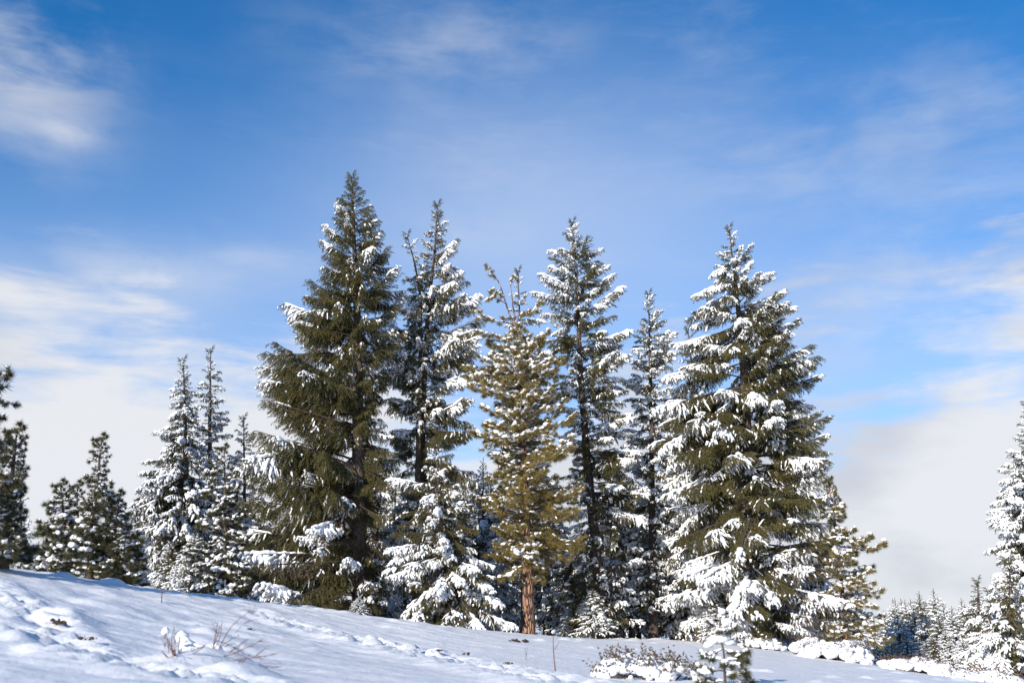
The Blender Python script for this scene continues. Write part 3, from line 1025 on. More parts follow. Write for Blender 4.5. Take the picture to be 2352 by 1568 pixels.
reach(broad, 30.0, [(1690, 640, 1596, 690, 'heavy'), (1688, 600, 1636, 640, 'heavy'), (1696, 690, 1582, 742, 'medium'), (1700, 760, 1557, 802, 'heavy'), (1706, 820, 1534, 880, 'heavy'),
                    (1710, 890, 1512, 955, 'heavy'), (1714, 960, 1505, 1040, 'medium'), (1718, 1060, 1528, 1160, 'heavy'), (1722, 1180, 1548, 1260, 'medium'), (1724, 1290, 1540, 1400, 'heavy'),
                    (1694, 660, 1775, 632, 'heavy'), (1698, 730, 1806, 676, 'heavy'), (1704, 800, 1838, 744, 'medium'), (1710, 870, 1868, 806, 'medium'), (1710, 900, 1872, 850, 'light'),
                    (1716, 1010, 1885, 960, 'light'), (1722, 1110, 1896, 1085, 'trace'), (1726, 1250, 1915, 1290, 'light'), (1728, 1330, 1930, 1430, 'trace')], 'fir', 'fir', 4)
reach(short, 33.5, [(1496, 800, 1552, 770, 'heavy'), (1496, 830, 1552, 812, 'medium'), (1496, 860, 1440, 880, 'heavy'), (1496, 920, 1560, 920, 'medium'), (1497, 900, 1436, 885, 'heavy'),
                    (1492, 750, 1466, 760, 'medium'), (1498, 1000, 1430, 1030, 'heavy')], 'fir', 'fir', 5)
reach(pillow, 28.2, [(1012, 1120, 890, 1108, 'heavy'), (1010, 1100, 960, 1120, 'heavy'), (1014, 1180, 1062, 1170, 'heavy'), (1018, 1240, 900, 1300, 'heavy'), (1018, 1260, 1130, 1310, 'heavy'),
                     (1020, 1340, 1150, 1400, 'heavy'), (1020, 1380, 1180, 1450, 'heavy')], 'fir', 'fir', 6)

# the yellow pine ends in two thin, nearly bare stems
_root, _base, _tp = yellow
for k, pp in enumerate(([(1192, 850), (1182, 760), (1160, 690), (1145, 645), (1126, 622)], [(1194, 850), (1188, 760), (1178, 700), (1172, 650)])):
    loc = np.array([P(u, v, 29.0 + 0.15 * k) for u, v in pp]) - _base
    st = trunk_mesh(loc, np.linspace(0.032, 0.010, len(pp)), None, np.random.default_rng(3), M=8, flare=False)
    child('top_stem', st.mesh('top_stem', [M_PBARK]), _root)
reach(yellow, 29.0, [(1146, 646, 1116, 615, 'light'), (1150, 665, 1122, 690, 'heavy'), (1165, 700, 1128, 672, 'heavy'), (1180, 745, 1096, 722, 'medium'), (1184, 790, 1104, 768, 'heavy'),
                     (1172, 655, 1184, 640, 'heavy'), (1182, 740, 1240, 700, 'medium'), (1188, 800, 1260, 770, 'heavy'), (1192, 870, 1075, 850, 'medium'), (1196, 890, 1292, 840, 'medium'),
                     (1200, 1000, 1318, 960, 'light'), (1200, 1020, 1090, 1000, 'light'), (1206, 1150, 1335, 1130, 'trace'), (1208, 1240, 1335, 1240, 'trace'), (1208, 1270, 1120, 1280, 'trace')],
      'pine', 'pine', 7)

# left-hand group
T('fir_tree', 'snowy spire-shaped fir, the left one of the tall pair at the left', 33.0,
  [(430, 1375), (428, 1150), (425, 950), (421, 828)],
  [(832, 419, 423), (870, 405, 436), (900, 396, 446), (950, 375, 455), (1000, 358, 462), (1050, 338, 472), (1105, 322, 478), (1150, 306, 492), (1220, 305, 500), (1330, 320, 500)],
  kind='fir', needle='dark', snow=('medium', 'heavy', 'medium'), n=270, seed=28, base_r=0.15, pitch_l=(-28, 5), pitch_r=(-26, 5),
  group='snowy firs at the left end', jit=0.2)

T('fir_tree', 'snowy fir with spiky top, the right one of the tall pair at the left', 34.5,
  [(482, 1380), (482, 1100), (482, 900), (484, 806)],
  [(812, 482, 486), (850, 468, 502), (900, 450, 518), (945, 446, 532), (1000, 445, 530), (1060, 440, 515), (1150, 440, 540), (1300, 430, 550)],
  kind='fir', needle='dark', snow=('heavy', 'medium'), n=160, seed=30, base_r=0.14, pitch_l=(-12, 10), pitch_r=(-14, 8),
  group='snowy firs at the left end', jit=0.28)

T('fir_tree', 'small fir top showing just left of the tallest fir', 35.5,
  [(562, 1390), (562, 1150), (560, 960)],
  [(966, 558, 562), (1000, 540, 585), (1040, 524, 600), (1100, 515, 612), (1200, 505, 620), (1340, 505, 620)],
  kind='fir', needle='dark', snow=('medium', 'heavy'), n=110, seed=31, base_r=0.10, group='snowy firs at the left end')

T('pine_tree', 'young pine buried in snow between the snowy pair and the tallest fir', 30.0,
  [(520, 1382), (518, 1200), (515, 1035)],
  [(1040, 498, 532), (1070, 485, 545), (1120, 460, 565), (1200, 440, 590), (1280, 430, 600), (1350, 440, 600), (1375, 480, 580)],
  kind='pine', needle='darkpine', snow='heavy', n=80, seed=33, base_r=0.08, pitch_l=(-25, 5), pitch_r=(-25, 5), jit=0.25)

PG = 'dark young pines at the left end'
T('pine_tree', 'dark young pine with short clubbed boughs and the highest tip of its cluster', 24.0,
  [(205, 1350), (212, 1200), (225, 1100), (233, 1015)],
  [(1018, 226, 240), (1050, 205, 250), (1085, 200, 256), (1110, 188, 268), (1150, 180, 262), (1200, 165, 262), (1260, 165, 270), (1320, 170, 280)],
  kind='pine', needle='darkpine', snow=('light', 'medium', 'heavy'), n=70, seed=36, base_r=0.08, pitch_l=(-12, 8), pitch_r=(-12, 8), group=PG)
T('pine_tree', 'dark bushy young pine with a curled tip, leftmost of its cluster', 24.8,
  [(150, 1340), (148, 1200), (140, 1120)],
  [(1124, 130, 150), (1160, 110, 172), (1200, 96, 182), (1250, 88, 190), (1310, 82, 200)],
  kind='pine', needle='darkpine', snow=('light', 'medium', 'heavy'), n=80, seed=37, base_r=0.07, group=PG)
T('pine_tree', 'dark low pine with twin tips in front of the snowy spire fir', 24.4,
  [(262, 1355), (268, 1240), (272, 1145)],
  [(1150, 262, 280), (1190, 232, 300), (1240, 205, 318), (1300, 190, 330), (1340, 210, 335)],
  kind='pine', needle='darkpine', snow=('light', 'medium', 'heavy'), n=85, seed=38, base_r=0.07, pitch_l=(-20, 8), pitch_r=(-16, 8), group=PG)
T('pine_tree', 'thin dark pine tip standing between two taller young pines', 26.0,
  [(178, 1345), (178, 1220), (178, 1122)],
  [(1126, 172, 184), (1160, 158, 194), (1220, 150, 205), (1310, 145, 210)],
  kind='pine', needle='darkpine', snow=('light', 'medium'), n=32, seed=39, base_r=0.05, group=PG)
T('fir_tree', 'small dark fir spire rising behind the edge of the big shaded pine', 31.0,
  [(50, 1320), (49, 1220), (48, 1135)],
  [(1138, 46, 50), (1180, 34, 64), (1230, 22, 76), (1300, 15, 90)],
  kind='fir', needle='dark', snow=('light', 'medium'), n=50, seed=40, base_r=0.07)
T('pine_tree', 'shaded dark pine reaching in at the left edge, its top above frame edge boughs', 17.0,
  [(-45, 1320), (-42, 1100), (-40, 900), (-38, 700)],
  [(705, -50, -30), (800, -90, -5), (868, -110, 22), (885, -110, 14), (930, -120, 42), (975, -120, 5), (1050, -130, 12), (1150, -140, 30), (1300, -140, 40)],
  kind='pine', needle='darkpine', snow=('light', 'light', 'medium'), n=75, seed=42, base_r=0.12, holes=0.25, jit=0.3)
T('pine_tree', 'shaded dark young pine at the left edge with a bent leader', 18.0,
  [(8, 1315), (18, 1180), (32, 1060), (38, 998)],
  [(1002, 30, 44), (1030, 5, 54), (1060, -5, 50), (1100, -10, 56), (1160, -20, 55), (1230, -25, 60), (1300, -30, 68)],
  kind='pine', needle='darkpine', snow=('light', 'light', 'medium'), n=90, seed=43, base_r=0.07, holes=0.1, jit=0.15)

# right-hand trees
T('pine_tree', 'golden young pine with snow pads on open boughs, right of the big snowy fir', 29.5,
  [(1950, 1500), (1938, 1400), (1925, 1260), (1905, 1112)],
  [(1116, 1899, 1912), (1150, 1885, 1928), (1172, 1880, 1952), (1200, 1872, 1985), (1240, 1865, 2005), (1262, 1865, 2028), (1320, 1862, 2020), (1400, 1872, 2030), (1470, 1880, 2038)],
  kind='pine', needle='pine', snow='heavy', n=110, more=1.0, holes=0.24, seed=45, base_r=0.08, pitch_l=(-15, 10), pitch_r=(-10, 12), jit=0.36)
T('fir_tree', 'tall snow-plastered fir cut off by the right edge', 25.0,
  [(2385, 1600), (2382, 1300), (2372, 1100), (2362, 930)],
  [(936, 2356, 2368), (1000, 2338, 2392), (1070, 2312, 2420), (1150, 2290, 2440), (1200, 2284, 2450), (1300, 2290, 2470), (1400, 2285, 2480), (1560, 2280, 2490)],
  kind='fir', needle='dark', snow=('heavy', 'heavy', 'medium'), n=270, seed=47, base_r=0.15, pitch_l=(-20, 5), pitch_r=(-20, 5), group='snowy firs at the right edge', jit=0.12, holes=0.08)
T('fir_tree', 'green snowy fir at the lower right corner with fan-like loaded boughs', 23.0,
  [(2330, 1620), (2325, 1450), (2318, 1290)],
  [(1296, 2314, 2322), (1340, 2298, 2340), (1400, 2280, 2356), (1470, 2258, 2375), (1540, 2240, 2390), (1590, 2240, 2400)],
  kind='fir', needle='fir', snow='heavy', n=110, seed=48, base_r=0.09, pitch_l=(-24, 5), pitch_r=(-22, 5), group='snowy firs at the right edge', jit=0.2)
T('fir_tree', 'snowy fir with rusty-green top left of the lower right corner fir', 34.0,
  [(2255, 1580), (2250, 1450), (2245, 1335)],
  [(1340, 2240, 2250), (1370, 2225, 2268), (1420, 2210, 2285), (1480, 2195, 2300), (1560, 2185, 2310)],
  kind='fir', needle='fir', snow='heavy', n=80, seed=49, base_r=0.09, pitch_l=(-20, 5), pitch_r=(-20, 5), group='snowy firs at the right edge')
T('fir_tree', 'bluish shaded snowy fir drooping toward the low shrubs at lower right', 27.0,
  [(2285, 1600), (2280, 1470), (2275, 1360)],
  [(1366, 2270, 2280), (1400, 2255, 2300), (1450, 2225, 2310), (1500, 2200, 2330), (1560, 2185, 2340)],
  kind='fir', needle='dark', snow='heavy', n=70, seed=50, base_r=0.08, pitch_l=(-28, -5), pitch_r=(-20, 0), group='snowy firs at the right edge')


# ------------------------------------------------------------------ small merged trees: understorey and far wood
def xform(V, rot, s, loc):
    rx, ry, rz = rot
    cx, sx, cy, sy, cz, sz = math.cos(rx), math.sin(rx), math.cos(ry), math.sin(ry), math.cos(rz), math.sin(rz)
    Rx = np.array([[1, 0, 0], [0, cx, -sx], [0, sx, cx]])
    Ry = np.array([[cy, 0, sy], [0, 1, 0], [-sy, 0, cy]])
    Rz = np.array([[cz, -sz, 0], [sz, cz, 0], [0, 0, 1]])
    return (V * s) @ (Rz @ Ry @ Rx).T + np.array(loc)


def merged_tree(H, W, n, level, mat, seed, kind='fir'):
    """one young conifer of height H and half width W: trunk, crown and snow meshes"""
    rng = np.random.default_rng(seed)
    libs = []
    for L in (0.5, 1.0, 1.6):
        for k in range(2):
            if kind == 'fir':
                a, B = fir_bough(L, rng, hang=0.4, low=True); s = fir_snow(B, level, rng, low=True)
            else:
                a, B = pine_bough(L, rng, low=True); s = pine_snow(B, level, rng, low=True)
            libs.append((L, a, s))
    crown = Acc(); snow = Acc()
    phi = 0
    for i in range(n):
        h = ((i + rng.random()) / n) ** 0.8
        z = H * (0.05 + 0.93 * h)
        L = max(0.12, W * (1 - h) ** 0.7 * rng.uniform(0.65, 1.08))
        phi += 2.4 + rng.uniform(-0.4, 0.4)
        pitch = math.radians(-22 + 34 * h + rng.normal() * 6 + 30 * max(0, h - 0.85) / 0.15)
        c = np.argsort([abs(math.log(l[0] / L)) for l in libs])[:2]
        l0, a, s = libs[int(rng.choice(c))]
        zb = max(0.15, z - L * math.sin(pitch))
        rot = (0, -pitch, phi)
        for src, dst in ((a, crown), (s, snow)):
            off = 0
            Vall = [xform(v, rot, L / l0, (0, 0, min(zb, H - 0.05))) for v in src.V]
            base = dst.n; loc_off = 0
            for v, qd, m, sm in zip(Vall, src.Q, src.m, src.s):
                dst.V.append(v.astype(np.float32)); dst.Q.append(qd + base); dst.m.append(m); dst.s.append(sm)
                dst.n += len(v)
    tr = trunk_mesh([(0, 0, -0.2), (0, 0, H)], [0.018 * H + 0.02, 0.01], None, rng, M=7)
    return tr.mesh('trunk', [M_BARK]), crown.mesh('crown', [M_TWIG, mat]), snow.mesh('snow_load', [M_SNOW])


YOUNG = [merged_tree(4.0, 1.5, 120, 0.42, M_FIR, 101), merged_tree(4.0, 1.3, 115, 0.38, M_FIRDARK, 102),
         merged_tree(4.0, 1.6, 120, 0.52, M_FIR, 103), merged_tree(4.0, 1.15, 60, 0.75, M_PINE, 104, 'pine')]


def place_young(u, vtip, d, k, label, group, name='young_fir', wide=1.0, rz=None, vbase=None, cat='tree'):
    p = P(u, vtip, d)
    gz = ground_z(p[0], d)
    H = max(0.4, p[2] - gz)
    root = root_empty(name, (p[0], d, gz), label, cat, group)
    s = H / 4.0
    rz = random.uniform(0, 6.28) if rz is None else rz
    sc3 = (s * wide, s * wide, s)
    tr, cr, sn = YOUNG[k]
    child('trunk', tr, root, rot=(0, 0, rz), scl=sc3)
    c = child('crown', cr, root, rot=(0, 0, rz), scl=sc3)
    child('snow_load', sn, root, rot=(0, 0, rz), scl=sc3)
    return root


# young snowy firs among and behind the trunks of the main row
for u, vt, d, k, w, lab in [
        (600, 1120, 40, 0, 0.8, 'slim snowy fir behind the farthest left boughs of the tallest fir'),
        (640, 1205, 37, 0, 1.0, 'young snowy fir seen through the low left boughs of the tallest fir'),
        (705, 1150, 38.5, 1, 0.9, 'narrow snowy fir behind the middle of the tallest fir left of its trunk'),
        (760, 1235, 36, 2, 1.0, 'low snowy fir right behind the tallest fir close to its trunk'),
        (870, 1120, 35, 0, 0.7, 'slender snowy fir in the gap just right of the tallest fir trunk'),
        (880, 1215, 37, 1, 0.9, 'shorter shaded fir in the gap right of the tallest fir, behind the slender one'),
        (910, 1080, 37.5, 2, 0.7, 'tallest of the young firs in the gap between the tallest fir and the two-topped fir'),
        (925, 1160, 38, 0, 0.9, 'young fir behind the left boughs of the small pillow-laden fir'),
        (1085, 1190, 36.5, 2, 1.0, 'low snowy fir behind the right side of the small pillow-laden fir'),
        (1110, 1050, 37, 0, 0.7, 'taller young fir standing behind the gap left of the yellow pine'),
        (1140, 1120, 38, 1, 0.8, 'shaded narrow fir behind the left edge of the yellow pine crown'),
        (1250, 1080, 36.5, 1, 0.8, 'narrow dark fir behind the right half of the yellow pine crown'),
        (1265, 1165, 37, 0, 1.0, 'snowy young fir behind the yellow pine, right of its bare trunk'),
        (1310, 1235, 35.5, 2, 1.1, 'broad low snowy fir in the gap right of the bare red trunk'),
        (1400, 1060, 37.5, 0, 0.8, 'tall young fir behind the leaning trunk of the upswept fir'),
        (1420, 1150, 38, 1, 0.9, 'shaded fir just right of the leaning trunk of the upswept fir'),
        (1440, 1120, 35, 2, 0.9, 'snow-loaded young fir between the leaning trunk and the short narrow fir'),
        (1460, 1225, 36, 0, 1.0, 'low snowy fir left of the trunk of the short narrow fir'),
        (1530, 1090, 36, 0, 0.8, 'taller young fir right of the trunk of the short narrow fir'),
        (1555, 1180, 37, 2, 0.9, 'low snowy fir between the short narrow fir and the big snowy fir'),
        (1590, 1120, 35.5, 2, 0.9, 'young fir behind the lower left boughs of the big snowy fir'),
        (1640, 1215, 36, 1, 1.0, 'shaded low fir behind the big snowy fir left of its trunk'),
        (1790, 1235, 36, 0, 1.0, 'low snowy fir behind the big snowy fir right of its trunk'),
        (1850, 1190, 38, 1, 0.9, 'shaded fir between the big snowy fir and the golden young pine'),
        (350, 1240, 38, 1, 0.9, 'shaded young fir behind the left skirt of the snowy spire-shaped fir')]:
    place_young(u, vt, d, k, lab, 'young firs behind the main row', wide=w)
# small ones at the feet of the row
for u, vt, d, k, w, lab in [(1360, 1345, 31.0, 0, 1.5, 'low snow-covered fir right of the bare red pine trunk'),
                            (1318, 1385, 31.5, 2, 1.5, 'knee-high snowy fir tuft beside the bare red pine trunk'),
                            (1745, 1418, 29.2, 1, 1.9, 'little fir loaded white at the foot of the big snowy fir trunk'),
                            (1640, 1360, 29.5, 0, 1.3, 'low snowy fir behind the foreground pine sapling'),
                            (640, 1370, 28.2, 2, 2.0, 'low green skirt fir at the left foot of the tallest fir'),
                            (825, 1366, 27.6, 1, 1.9, 'small white-capped fir in front of the tallest fir'),
                            (1110, 1350, 29.6, 0, 1.4, 'low snowy fir left of the bare red pine trunk'),
                            (450, 1215, 30.5, 0, 1.2, 'young snowy fir in front of the tall snowy pair at the left'),
                            (395, 1245, 31.0, 2, 1.2, 'young white fir at the foot of the spire-shaped snowy fir'),
                            (590, 1280, 31.0, 0, 1.2, 'young snowy fir tucked against the lower left boughs of the tallest fir'),
                            (318, 1268, 28.0, 1, 1.1, 'young snowy fir between the dark pine cluster and the snowy spire fir'),
                            (100, 1235, 29.5, 1, 1.3, 'young snowy fir left of the dark pine cluster')]:
    place_young(u, vt, d, k, lab, None, wide=w)

# far wood at the right, each tree its own
FARW = [(2055, 1372, 66, 0), (2078, 1376, 64, 1), (2110, 1356, 70, 2), (2143, 1350, 78, 1), (2165, 1380, 74, 0), (2185, 1390, 72, 1), (2207, 1372, 76, 1),
        (2030, 1400, 58, 0), (2092, 1415, 52, 2), (2130, 1425, 54, 0), (2070, 1440, 48, 1), (2160, 1430, 50, 0), (2195, 1420, 48, 2), (2222, 1400, 52, 1),
        (2290, 1350, 58, 0), (2000, 1420, 55, 1), (2120, 1462, 46, 0), (2180, 1465, 40, 1), (2210, 1460, 38, 0), (2310, 1330, 60, 1), (2340, 1340, 64, 0),
        (2045, 1455, 44, 3), (2012, 1465, 42, 3),
        (2060, 1405, 47, 0), (2098, 1395, 49, 2), (2125, 1405, 46, 0), (2155, 1412, 45, 2), (2185, 1400, 46, 0), (2215, 1385, 48, 2), (2235, 1370, 50, 0), (2140, 1455, 41, 2), (2170, 1440, 42, 0), (2080, 1455, 43, 2)]
FARW = [(a_, b_, c_, 0 if k_ == 1 else k_) for a_, b_, c_, k_ in FARW]
FARLAB = ['leftmost pointed top of the distant wood at right', 'second pointed top of the distant wood, close beside the leftmost',
          'tall slim top standing above the left part of the distant wood', 'highest grey tip in the middle of the distant wood',
          'lower fir tip just right of the highest grey tip of the distant wood', 'low tip in the right part of the distant wood',
          'last clear fir tip before the snowy trees of the right edge']
for i, (u, vt, d, k) in enumerate(FARW):
    place_young(u, vt, d, k, FARLAB[i] if i < len(FARLAB) else 'snowy conifer crowded low in the distant wood at the lower right', 'conifers of the distant wood at right',
                name='distant_conifer', wide=1.0 if d > 55 else 1.15)
_rf = random.Random(5)
for i in range(26):                        # more of the same wood farther back, seen through every gap
    d = _rf.uniform(75, 130)
    u = _rf.uniform(1950, 2500) if i % 2 else _rf.uniform(-150, 1950)
    vt = 1395 - _rf.uniform(0, 22) if u > 1950 else 1380 - _rf.uniform(0, 70)
    place_young(u, vt, d, _rf.randrange(3), 'small far-off snowy conifer of the wood beyond the row of trees', 'far-off conifers beyond the row',
                name='distant_conifer', wide=1.0)


# ------------------------------------------------------------------ shrubs, sapling, weeds, soil
def add_mesh_obj(name, acc, mats, parent, **k):
    return child(name, acc.mesh(name, mats), parent, **k)


def blob_mesh(acc, c, r, rng, sz=0.8, seg=10, rings=7):
    th = np.linspace(0, np.pi, rings)[:, None]; ph = np.arange(seg)[None] / seg * 2 * np.pi
    p_ = rng.uniform(0, 6.28, 4)
    rr = r * (1 + rng.normal(size=(rings, seg)) * 0.05 + 0.16 * np.sin(2 * ph + p_[0]) * np.sin(th * 2 + p_[1]) + 0.10 * np.sin(3 * ph + p_[2]) * np.cos(th * 3 + p_[3]))
    V = np.stack([np.sin(th) * np.cos(ph) * rr, np.sin(th) * np.sin(ph) * rr, np.cos(th) * np.ones_like(ph) * rr * sz], -1)
    V[0] = V[0].mean(0); V[-1] = V[-1].mean(0)
    V[..., 0] *= rng.uniform(0.75, 1.4); V[..., 1] *= rng.uniform(0.75, 1.4)
    a_ = rng.uniform(0, 3.14)
    V = np.stack([V[..., 0] * math.cos(a_) - V[..., 1] * math.sin(a_), V[..., 0] * math.sin(a_) + V[..., 1] * math.cos(a_), V[..., 2] + 0.35 * V[..., 0] * rng.uniform(-1, 1)], -1)
    idx = np.arange(rings * seg).reshape(rings, seg)
    a = idx[:-1]; b = idx[1:]
    q = np.stack([a, b, np.roll(b, -1, 1), np.roll(a, -1, 1)], -1).reshape(-1, 4)
    acc.add(V.reshape(-1, 3) + np.asarray(c), q)


def snow_shrub(u0, u1, vtop, d, depth, label, seed, leafy=1.0, lump=0.10):
    rng = np.random.default_rng(seed)
    a = P(u0, 1500, d); b = P(u1, 1500, d)
    w = (b[0] - a[0]) / 2; cx = (a[0] + b[0]) / 2
    gz = ground_z(cx, d)
    H = P((u0 + u1) / 2, vtop, d)[2] - gz
    root = root_empty('snowy_shrub', (cx, d, gz), label, 'shrub', 'snow-covered shrubs on the open slope')
    st = Acc(); lf = Acc(); sn = Acc()
    n = int(230 * w * depth) + 60
    x = rng.uniform(-1, 1, n); y = rng.uniform(-1, 1, n)
    k = x * x + y * y < 1
    x, y = x[k], y[k]
    h = H * (1 - (x * x + y * y)) ** 0.4 * rng.uniform(0.62, 1.05, len(x)) * (0.8 + 0.4 * vnoise(x * 2 + seed, y * 2, 1))
    x = x * w; y = y * depth
    gg = base_z(cx + x, d + y) - gz
    for i in range(len(x)):
        top = np.array([x[i], y[i], gg[i] + h[i]])
        bot = np.array([x[i] * 0.6, y[i] * 0.6, gg[i] - 0.05])
        C = np.stack([bot, (bot + top) / 2 + rng.normal(size=3) * 0.03, top + (top - bot) * rng.uniform(0.0, 0.32)])[None]
        V, qd = tubes(C, np.array([[0.006, 0.005, 0.002]]), 3)
        st.add(V, qd)
        r = lump * rng.uniform(0.35, 1.0)
        if rng.random() < 0.85:
            blob_mesh(sn, top - np.array([0, 0, r * 0.5]), r, rng, rng.uniform(0.6, 0.9))
        if rng.random() < 0.35:
            blob_mesh(sn, top * np.array([1, 1, 0.6]) + rng.normal(size=3) * 0.04, r * 0.9, rng, 0.8, 8, 6)
        m = int(rng.integers(2, 10) * leafy)
        p = np.repeat(C[:, 2] * 0.98 + C[:, 1] * 0.02, m, 0) + rng.normal(size=(m, 3)) * np.array([0.045, 0.045, 0.05]) + np.array([0, 0, 0.015])
        needles(lf, p, norm(rng.normal(size=(m, 3)) + np.array([0, 0, 0.8])), 0.045, 0.028, 0, rng)
    add_mesh_obj('stem', st, [M_STEM], root)
    add_mesh_obj('foliage', lf, [M_LEAF], root)
    add_mesh_obj('snow_load', sn, [M_SNOW], root)
    return root


snow_shrub(1365, 1600, 1506, 13.4, 0.55, 'snow-smothered shrub with brown seed heads poking out at the bottom edge', 61, 1.6, 0.085)
snow_shrub(1825, 2000, 1468, 26.5, 0.9, 'round white shrub at the right foot of the big snowy fir', 62, 1.0, 0.15)
snow_shrub(2030, 2190, 1512, 24.0, 0.8, 'lumpy grey-white shrub in front of the distant wood', 63, 1.2, 0.15)
snow_shrub(1700, 1800, 1462, 28.6, 0.5, 'small white shrub between the foreground sapling and the big fir trunk', 64, 0.8, 0.11)
snow_shrub(2200, 2330, 1540, 20.5, 0.8, 'snow-heaped shrub below the lower right corner fir', 65, 1.2, 0.14)


# the pine sapling in front, its top bowed with snow
def sapling():
    d = 12.5
    p = P(1668, 1600, d)
    gz = ground_z(p[0], d)
    root = root_empty('pine_sapling', (p[0], d, gz), 'little pine sapling bowed under a lump of snow near the bottom edge', 'tree')
    rng = np.random.default_rng(71)
    pts = [P(1668, 1600, d), P(1664, 1540, d), P(1662, 1490, d), P(1650, 1455, d), P(1655, 1420, d)]
    pts[0][2] = gz - 0.05
    base = np.array([p[0], d, gz])
    loc = np.array(pts) - base
    a = trunk_mesh(loc, [0.018, 0.015, 0.012, 0.010, 0.006], None, rng, M=7, flare=False)
    child('trunk', a.mesh('trunk', [M_TWIG]), root)
    for (u, v, phi, L, pit, lv) in [(1665, 1545, 0.2, 0.36, 25, 'light'), (1665, 1540, 3.1, 0.36, 5, 'medium'), (1664, 1555, -0.7, 0.36, 12, 'light'), (1664, 1562, 2.4, 0.3, -5, 'medium'),
                                    (1663, 1520, 0.0, 0.36, 20, 'medium'), (1663, 1515, 3.4, 0.30, 5, 'heavy'), (1663, 1530, -1.6, 0.25, 5, 'heavy'), (1660, 1490, 3.0, 0.22, -20, 'heavy'),
                                    (1660, 1488, 0.2, 0.22, -25, 'heavy'), (1655, 1465, 2.8, 0.22, -10, 'heavy'), (1652, 1455, 0.3, 0.24, 10, 'heavy'),
                                    (1652, 1450, -1.4, 0.2, 0, 'heavy'), (1652, 1440, 2.9, 0.18, 25, 'heavy'), (1654, 1430, 0.6, 0.18, 50, 'heavy'), (1668, 1575, 0.3, 0.36, 8, 'light'), (1668, 1575, 3.3, 0.38, 5, 'medium')]:
        c = P(u, v, d) - base
        l0, meshes, snows = LIB['pine'][int(rng.integers(3))]
        bo = child('bough', meshes['darkpine'], root, tuple(c), (0, -math.radians(pit), phi), 0.8 * L / l0)
        if snows.get(lv):
            child('snow_load', snows[lv], bo)
    sn = Acc()
    for (u, v, r) in [(1640, 1470, 0.075), (1662, 1468, 0.07), (1628, 1480, 0.055), (1652, 1448, 0.06), (1665, 1425, 0.05), (1680, 1475, 0.045), (1690, 1530, 0.06), (1605, 1540, 0.06), (1655, 1400, 0.045), (1700, 1545, 0.05)]:
        blob_mesh(sn, P(u, v, d) - base + rng.normal(size=3) * 0.02, r, rng, 0.75, 12, 9)
    add_mesh_obj('snow_cap', sn, [M_SNOW], root)


sapling()


def bare_shrub(name, label, stems, cat, twigs=3, group=None, r0=0.004, seed=1, lumps=()):
    """stems: [(u0, v0, u1, v1, d)] foot and tip of each bare shoot"""
    rng = np.random.default_rng(seed)
    b0 = P(*stems[0][:2], stems[0][4])
    gz = ground_z(b0[0], b0[1])
    base = np.array([b0[0], b0[1], gz])
    root = root_empty(name, base, label, cat, group)
    for (u0, v0, u1, v1, d) in stems:
        a = P(u0, v0, d); g = ground_z(a[0], a[1]); a[2] = g - 0.04
        b = P(u1, v1, d + rng.uniform(-0.25, 0.25))
        t = np.linspace(0, 1, 7)[:, None]
        L = np.linalg.norm(b - a)
        C = a + (b - a) * t + np.sin(t * np.pi) * rng.normal(size=3) * 0.06 * L
        acc = Acc()
        V, qd = tubes((C - base)[None], np.linspace(r0 * 1.4, r0 * 0.5, 7)[None], 5)
        acc.add(V, qd)
        for k in range(twigs):
            s = rng.uniform(0.35, 0.95)
            p = a + (b - a) * s
            dd = norm((b - a) / L + rng.normal(size=3) * 0.45)
            l = L * (1 - s * 0.6) * rng.uniform(0.2, 0.5)
            C2 = p + dd * l * np.linspace(0, 1, 5)[:, None]
            V, qd = tubes((C2 - base)[None], np.linspace(r0 * 0.7, r0 * 0.35, 5)[None], 4)
            acc.add(V, qd)
        child('shoot', acc.mesh('shoot', [M_STEM]), root)
    if lumps:
        sn = Acc()
        for (u, v, d, r) in lumps:
            blob_mesh(sn, P(u, v, d) - base, r, rng, 0.8, 12, 9)
        add_mesh_obj('snow_load', sn, [M_SNOW], root)
    return root


bare_shrub('bare_shrub', 'leafless brown shrub with upright shoots and snow balls at lower left', [
    (400, 1545, 378, 1455, 9.6), (402, 1548, 384, 1480, 9.6), (400, 1550, 400, 1440, 9.6), (404, 1552, 412, 1462, 9.7), (392, 1552, 397, 1490, 9.6),
    (408, 1552, 470, 1482, 9.8), (398, 1550, 372, 1495, 9.5), (403, 1548, 430, 1470, 9.6), (378, 1510, 380, 1450, 10.2), (402, 1556, 398, 1478, 9.5),
    (430, 1530, 450, 1500, 10.2), (440, 1545, 445, 1500, 10.0)], 'shrub', 7, 'leafless shrubs on the slope', 0.0040, 81,
    [(380, 1450, 10.2, 0.055), (418, 1462, 11.0, 0.075), (430, 1480, 10.8, 0.08), (436, 1492, 10.5, 0.07)])
bare_shrub('bare_shrub', 'leafless shrub with long shoots leaning right below the tallest fir', [
    (480, 1530, 510, 1425, 10.2), (482, 1532, 506, 1440, 10.2), (484, 1532, 500, 1432, 10.2), (490, 1532, 550, 1458, 10.3), (495, 1535, 590, 1395, 10.4),
    (510, 1545, 570, 1466, 10.2), (520, 1545, 600, 1470, 10.2), (500, 1548, 560, 1490, 10.0), (486, 1530, 494, 1460, 10.2), (525, 1560, 575, 1500, 9.8),
    (515, 1550, 640, 1500, 10.0), (530, 1558, 640, 1530, 9.8)], 'shrub', 6, 'leafless shrubs on the slope', 0.0038, 82,
    [(488, 1505, 10.6, 0.10), (470, 1500, 10.8, 0.10), (512, 1545, 10.1, 0.08), (535, 1520, 10.6, 0.06), (542, 1535, 10.4, 0.05), (498, 1490, 11.0, 0.06)])
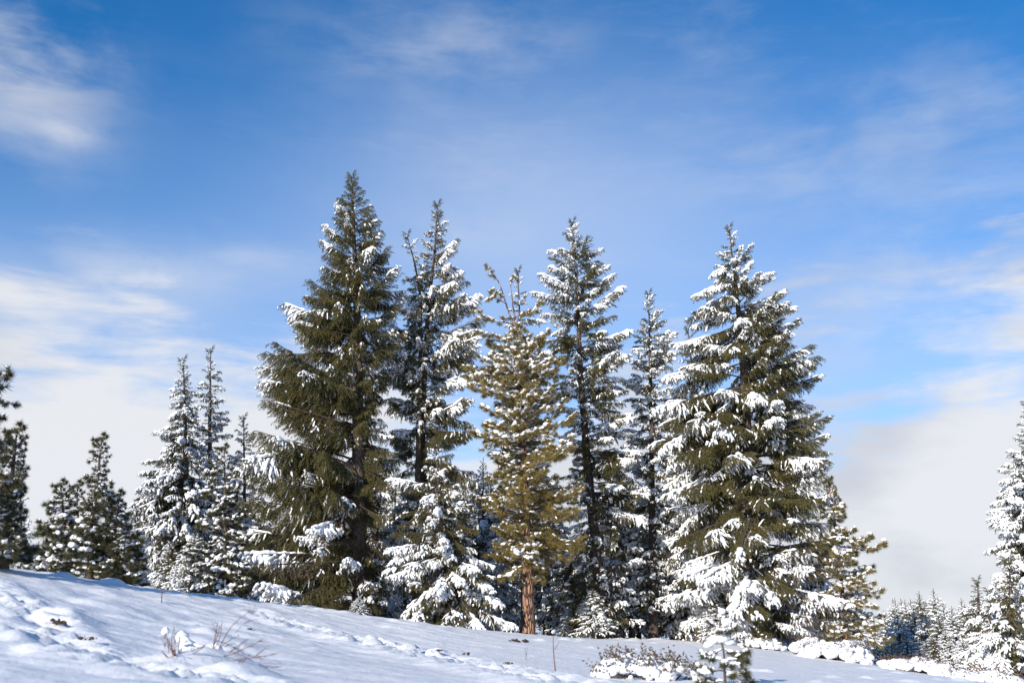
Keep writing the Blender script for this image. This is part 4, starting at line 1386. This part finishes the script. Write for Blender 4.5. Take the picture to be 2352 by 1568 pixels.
bare_shrub('weed_stalk', 'single tall dry stalk in front of the bare red pine trunk', [(1277, 1556, 1271, 1446, 13.5)], 'weed', 1, 'dry stalks in the snow', 0.007, 83,
           [(1271, 1450, 13.5, 0.03)])
bare_shrub('weed_stalk', 'short dark stalk on the crest in front of the snowy pair of firs', [(373, 1382, 374, 1356, 17.5)], 'weed', 2, 'dry stalks in the snow', 0.008, 84)
bare_shrub('weed_stalk', 'tiny dry sprig on the upper left snow slope', [(92, 1390, 96, 1380, 13.5), (84, 1388, 82, 1378, 13.5)], 'weed', 0, 'dry stalks in the snow', 0.005, 85)
bare_shrub('weed_stalk', 'thin dry sprig in the middle of the snow slope', [(505 * 1.0 + 702, 1500, 708 + 505, 1482, 17.5), (1208, 1500, 1206, 1486, 17.5)], 'weed', 0, 'dry stalks in the snow', 0.004, 86)


def soil(u, v, d, r, label, seed):
    rng = np.random.default_rng(seed)
    p = P(u, v, d)
    # walk along the ray until it meets the snow
    o = np.array([0, 0, EYE]); dr = (p - o) / np.linalg.norm(p - o)
    for s in np.arange(5, 40, 0.05):
        q_ = o + dr * s
        if q_[2] < ground_z(q_[0], q_[1]) + 0.0:
            p = q_
            break
    g = ground_z(p[0], p[1])
    acc = Acc()
    for k in range(13):
        blob_mesh(acc, rng.normal(size=3) * np.array([r * 0.6, r * 0.3, r * 0.15]), r * rng.uniform(0.12, 0.34), rng, 0.6, 8, 6)
    o_ = bpy.data.objects.new('soil_clod', acc.mesh('soil_clod', [M_DIRT]))
    COL.objects.link(o_)
    o_.location = (p[0], p[1], g + 0.02)
    tag(o_, label, 'soil', 'patches of bare soil in the snow')


soil(140, 1441, 12, 0.10, 'largest dark patch of bare soil poking from the snow at the left', 91)
soil(1005, 1497, 16, 0.06, 'brown clod in the snow below the two-topped fir', 92)
soil(1070, 1504, 16, 0.06, 'small brown clod left of the trampled snow', 93)
soil(573, 1449, 16, 0.05, 'reddish clod right of the leafless shrub tips', 94)
soil(1168, 1530, 16, 0.05, 'brown clod in the trampled snow near the bottom edge', 95)
soil(1192, 1474, 28.5, 0.16, 'rust-brown litter of bark and needles at the foot of the bare red trunk', 97)
soil(200, 1480, 10, 0.06, 'dark crumb of soil beside the trampled track at left', 96)
